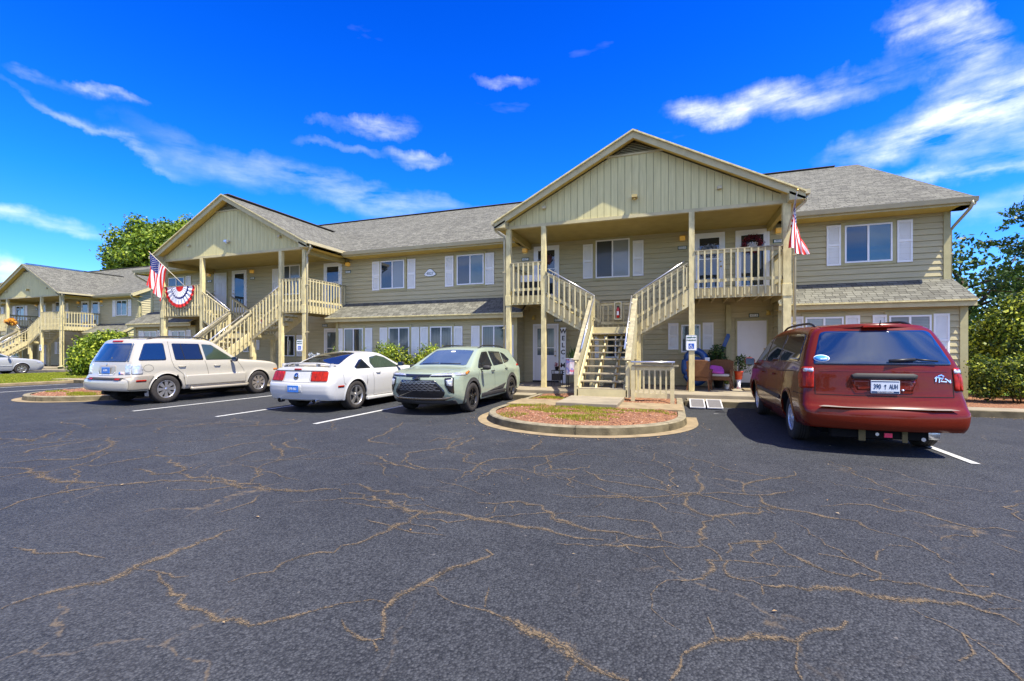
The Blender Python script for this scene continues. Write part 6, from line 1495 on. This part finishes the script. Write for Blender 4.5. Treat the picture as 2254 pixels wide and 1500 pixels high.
t.patch('badge', [(-.10,.822),(-.045,.822),(-.055,.795),(.055,.795),(.045,.822),(.10,.822),(.09,.848),(.05,.848),(.058,.875),(-.048,.875),(-.04,.848),(-.09,.848)], 'front', BLKG, off=.03, r=0, skirt=.02); 
t.patch('windscreen', [(-.66,3.46),(-.60,3.50),(.60,3.50),(.66,3.46),(.545,2.76),(-.545,2.76)], 'top', CWIND, off=.006, r=.03)
w = MB()
for x0, x1 in ((-.5,.05),(.1,.55)):
    a, n1 = t.hit('top', x0, 3.44); b, n2 = t.hit('top', x1, 3.46); w.tube([a+n1*.02, b+n2*.02], .009, 6)
t.put('wipers', w, BLK)
t.seams([[(-.70,3.56),(-.60,3.9),(-.50,4.30)],[(.70,3.56),(.60,3.9),(.50,4.30)]], 'top', m=SEAM, w=.006, name='bonnet_crease')
st = MB(); 
t.mirror(3.10, .99, CLAD, (.10,.055,.06)); t.rails(.56, .7, 2.55, 1.56, BLK, .045)
t.patch('mirror_sensor', [(-.06,2.84),(-.06,2.90),(.06,2.90),(.06,2.84)], 'top', WHITE, off=.010, r=.01)
t.patch('rear_window', [(-.55,1.10),(-.5,1.40),(.5,1.40),(.55,1.10)], 'back', CGLASS, r=.04)
# ---- red minivan ---------------------------------------------------
P_RED = paint('minivan_burnt_red', (.115,.0105,.0022), .0, .26, .06, .4); P_RED2 = paint('minivan_bumper_red', (.130,.0145,.0035), .0, .30, .04, .3)
v = Car('minivan', (2.77, 7.60, 0), 0, 'dark red minivan seen from behind at the right, largest vehicle in the lot', 'minivan', dict(
    scale=(1.0,1.035,1.075), L=5.09, axz=.335, arch=((1.0,.40),(4.03,.40)),
    rear=[(.30,.06),(.36,.01),(.50,.0),(.60,.02),(.63,.09),(.72,.12),(.76,.15),(1.12,.18),(1.20,.21),(1.64,.46),(1.72,.52)], front=[(.25,4.95),(.45,5.09),(.65,5.07),(.85,4.9)],
    top=[(0,1.655),(.45,1.665),(.9,1.715),(1.9,1.735),(2.8,1.71),(3.2,1.64),(4.15,1.14),(4.35,1.07),(4.8,.92),(5.09,.8)],
    hw=[(.25,.86),(.36,.955),(.55,.985),(.72,.985),(.80,.965),(1.0,.965),(1.14,.93),(1.40,.855),(1.62,.765),(1.72,.73)], sill=[(0,.335),(.6,.30),(1.2,.22),(4,.22),(5.09,.22)], rr=.20, rf=.5, rt=.10, bulr=.11, bulf=.2, crown=.035), P_RED)
v.wheels(.335, .225, .20, (6,'lattice'), .925, mat('hubcap_silver', (.50,.54,.62), .3, metal=.5, var=.05))
for vw, sg in sgs:
    v.patch('side_window', [(.52,1.20),(.60,1.54),(.72,1.60),(1.78,1.62),(1.80,1.17)], vw, CGLASS, r=.08); v.patch('side_window', [(1.86,1.17),(1.84,1.62),(2.86,1.60),(2.95,1.15)], vw, CGLASS, r=.05)
    v.patch('side_window', [(3.01,1.15),(2.93,1.59),(3.22,1.52),(3.86,1.18),(3.9,1.14)], vw, CGLASS, r=.04)
    v.patch('side_moulding', [(1.48,.565),(1.48,.63),(3.58,.66),(3.58,.595)], vw, CLAD, off=.014, r=.015)
    v.seams([[(1.82,.35),(1.83,1.14)],[(2.97,.35),(3.0,1.12)],[(3.86,.75),(3.95,1.0),(3.9,1.12)],[(1.83,1.02),(.52,1.06)],[(.20,.76),(.60,.76)],[(1.45,.42),(3.6,.42)]], vw, w=.008)
    v.arch(vw, 1.0, .395, .45, P_RED); v.arch(vw, 4.03, .395, .45, P_RED)
    v.handle(vw, 2.10, .95, P_RED); v.handle(vw, 3.12, .95, P_RED)
    v.patch('tail_lamp', [(.165,.84),(.18,1.08),(.32,1.10),(.36,1.00),(.30,.84)], vw, LRED, off=.010, r=.03)
for sg in (1,-1):
    v.patch('tail_lamp', [(sg*.815,.84),(sg*.80,1.13),(sg*.93,1.13),(sg*.955,.84)], 'back', LRED, off=.010, r=.035); v.patch('reversing_lamp', [(sg*.812,1.06),(sg*.81,1.11),(sg*.91,1.11),(sg*.92,1.06)], 'back', LCLR, off=.016, r=.015)
v.patch('rear_window', [(-.795,1.165),(-.80,1.20),(-.665,1.595),(-.60,1.62),(.60,1.62),(.665,1.595),(.80,1.20),(.795,1.165)], 'back', CGLASSB, off=.006, r=.03)
v.patch('plate_garnish', [(-.36,.985),(-.38,1.035),(-.33,1.055),(.33,1.055),(.38,1.035),(.36,.985)], 'back', CLAD, off=.03, r=.015, skirt=.03)
dkr = paint('minivan_recess_red', (.15,.014,.006), .3, .4)
v.patch('plate_recess', [(-.37,.97),(-.32,.83),(.32,.83),(.37,.97)], 'back', dkr, off=.002, r=.04); v.line([(-.385,.985),(-.32,.822),(.32,.822),(.385,.985)], 'back', .02, P_RED, .012, 'recess_rim')
v.plate(0,.885,'back',('390','AUH'),PLATE,INKN,.33,.165,'SOUTH CAROLINA',True)
v.seams([[(-.80,1.12),(-.80,.765),(.80,.765),(.80,1.12)]], 'back', w=.009)
v.line([(-.74,1.085),(.74,1.085)], 'back', .007, dkr, .004, 'tailgate_crease')
sb = MB(); sb.raw([(-.72,.03,.628),(.72,.03,.628),(.80,-.02,.618),(.5,-.075,.616),(-.5,-.075,.616),(-.80,-.02,.618)], [(0,1,2,3,4,5)]); v.put('bumper_top_pad', sb, mat('pad_grey', (.20,.17,.15), .6), recalc=False)
w = MB()
for (a, b, r_) in (((.06,1.20),(.36,1.22),.020),((.36,1.22),(.62,1.20),.012)):
    p, n1 = v.hit('back', *a); q, n2 = v.hit('back', *b); w.tube([p+n1*.045, q+n2*.04], r_, 8)
v.put('rear_wiper', w, BLK)
v.patch('oval_sticker', [(-.70+.095*math.cos(R(k*15)), 1.245+.047*math.sin(R(k*15))) for k in range(24)], 'back', WHITE, off=.010, r=0); so = v.patch('sticker_field', [(-.70+.086*math.cos(R(k*15)), 1.245+.040*math.sin(R(k*15))) for k in range(24)], 'back', mat('sticker_blue', (.05,.25,.6), .4), off=.013, r=0)
p, n_ = v.hit('back', -.66, 1.245); text('sticker_word', 'access', .036, WHITE, so, (-.675, p.y-.02, 1.245), (R(62),0,0), .001)
# chrome script and ram-like mark on the tailgate, right side
v.seams([[(.58,1.0),(.60,1.02),(.66,1.0)],[(.59,.96),(.60,1.01)],[(.63,.95),(.635,1.0),(.68,1.01),(.65,.965),(.72,.96)],[(.70,1.0),(.73,.98),(.755,.955)],[(.76,.985),(.765,.945)],[(.62,1.03),(.66,1.045),(.69,1.025)]], 'back', m=CHROME, w=.013, off=.010, name='tailgate_emblem')
v.patch('lock', [(.205+.016*math.cos(R(k*30)), .845+.016*math.sin(R(k*30))) for k in range(12)], 'back', CHROME, off=.02, r=0)
sp_ = MB()
for k in range(24):
    a = -1+2*k/24; b = -1+2*(k+1)/24
    def q(u, dz, dy): h, n = v.hit('top', u*.63, .60); return Vector((u*.63, .44+.10*u*u+dy-.08*(1-u*u), h.z+dz))
    sp_.face([q(a,-.045,-.03),q(b,-.045,-.03),q(b,.0,-.02),q(a,.0,-.02)], 0, None, True); sp_.face([q(a,.0,-.02),q(b,.0,-.02),q(b,.004,.2),q(a,.004,.2)], 0, None, True)
v.put('roof_spoiler', sp_, P_RED, merge=True)
v.patch('brake_lamp', [(-.17,1.655),(-.17,1.68),(.17,1.68),(.17,1.655)], 'back', LRED, off=.05, r=.005) if False else None
bl = MB(); bl.box(-.16,.16,.295,.36,1.668,1.690); v.put('brake_lamp', bl, LRED)
an = MB(); an.tube([(.05,.33,1.69),(.05,.30,1.76)], .012, 6, r1=.004); v.put('washer_nozzle', an, BLK)
un = MB(); un.box(-.62,.50,.06,.20,.21,.35); un.box(-.35,.10,.20,.6,.18,.3); v.put('lift_housing', un, UNDER, bevel=.01)
RUST = mat('rust_strap', (.14,.11,.05), .7)
for x0, x1 in ((-.30,-.22),(.20,.26)): un = MB(); un.box(x0,x1,.04,.06,.18,.35); v.put('strap', un, RUST)
un = MB(); un.box(.0,.09,.045,.06,.235,.29); v.put('tow_reflector', un, mat('reflector_pink', (.85,.05,.12), .3))
un = MB(); un.lathe([(0,0),(.022,0)], (-.08,.052,.27), 12, 'y'); un.lathe([(0,0),(.026,0)], (.44,.052,.23), 12, 'y'); v.put('bolt', un, STEEL, recalc=False)
mu = MB(); mu.lathe([(0,0),(.08,.02),(.08,.34),(0,.36)], (.38,.35,.27), 14, 'x'); v.put('silencer', mu, STEEL)
v.mirror(3.86, 1.08, P_RED, (.10,.06,.085)); v.rails(.62, .8, 2.9, 1.74, BLK, .05)
v.patch('windscreen', [(-.8,1.18),(-.66,1.6),(.66,1.6),(.8,1.18)], 'front', CGLASS, r=.05)
# ---- silver sedan at the far left ----------------------------------
P_SIL = paint('sedan_silver_blue', (.42,.43,.44), .3, .3)
s_ = Car('sedan', (-39.05, 12.5, 0), 0, 'silver blue sedan cut off by the left edge, parked before the far block', 'sedan', dict(
    L=5.0, axz=.325, arch=((1.05,.375),(3.85,.375)),
    rear=[(.25,.1),(.45,.0),(.7,.02),(.98,.1)], front=[(.22,4.88),(.45,5.0),(.65,4.98),(.8,4.85)],
    top=[(0,1.0),(.75,1.05),(1.3,1.33),(1.8,1.43),(2.4,1.44),(2.8,1.38),(3.45,1.02),(3.6,.985),(4.4,.90),(4.8,.80),(5.0,.70)],
    hw=[(.2,.85),(.4,.91),(.7,.92),(.9,.89),(1.0,.84),(1.38,.62),(1.44,.58)], sill=[(0,.28),(1,.22),(4,.22),(5,.24)], rr=.3, rf=.4, rt=.08, bulr=.12, bulf=.18, crown=.03), P_SIL)
s_.wheels(.325, .21, .205, (7,'wide'), .91)
for vw, sg in sgs:
    s_.patch('side_window', [(2.35,1.03),(2.38,1.36),(2.75,1.32),(3.28,1.04),(3.30,1.02)], vw, CGREEN, r=.03); s_.patch('side_window', [(1.05,1.06),(1.45,1.30),(2.28,1.36),(2.27,1.03)], vw, CGLASS, r=.04)
    s_.seams([[(2.32,.3),(2.32,1.0)],[(3.42,.3),(3.46,.7),(3.40,.98)],[(1.4,.55),(1.3,.8),(1.38,1.0)]], vw, w=.007); s_.patch('side_moulding', [(1.48,.50),(1.48,.535),(3.42,.535),(3.42,.50)], vw, P_SIL, off=.012, r=.01)
    s_.arch(vw, 1.05, .37, .41, P_SIL); s_.arch(vw, 3.85, .37, .41, P_SIL); s_.handle(vw, 2.5, .86, P_SIL)
    s_.patch('headlamp', [(4.55,.66),(4.52,.74),(4.80,.75),(4.90,.68)], vw, LCLR, off=.008, r=.01)
s_.mirror(3.28, .98, P_SIL, (.09,.05,.055)); s_.patch('windscreen', [(-.7,3.36),(-.52,2.86),(.52,2.86),(.7,3.36)], 'top', CGLASS, r=.05)
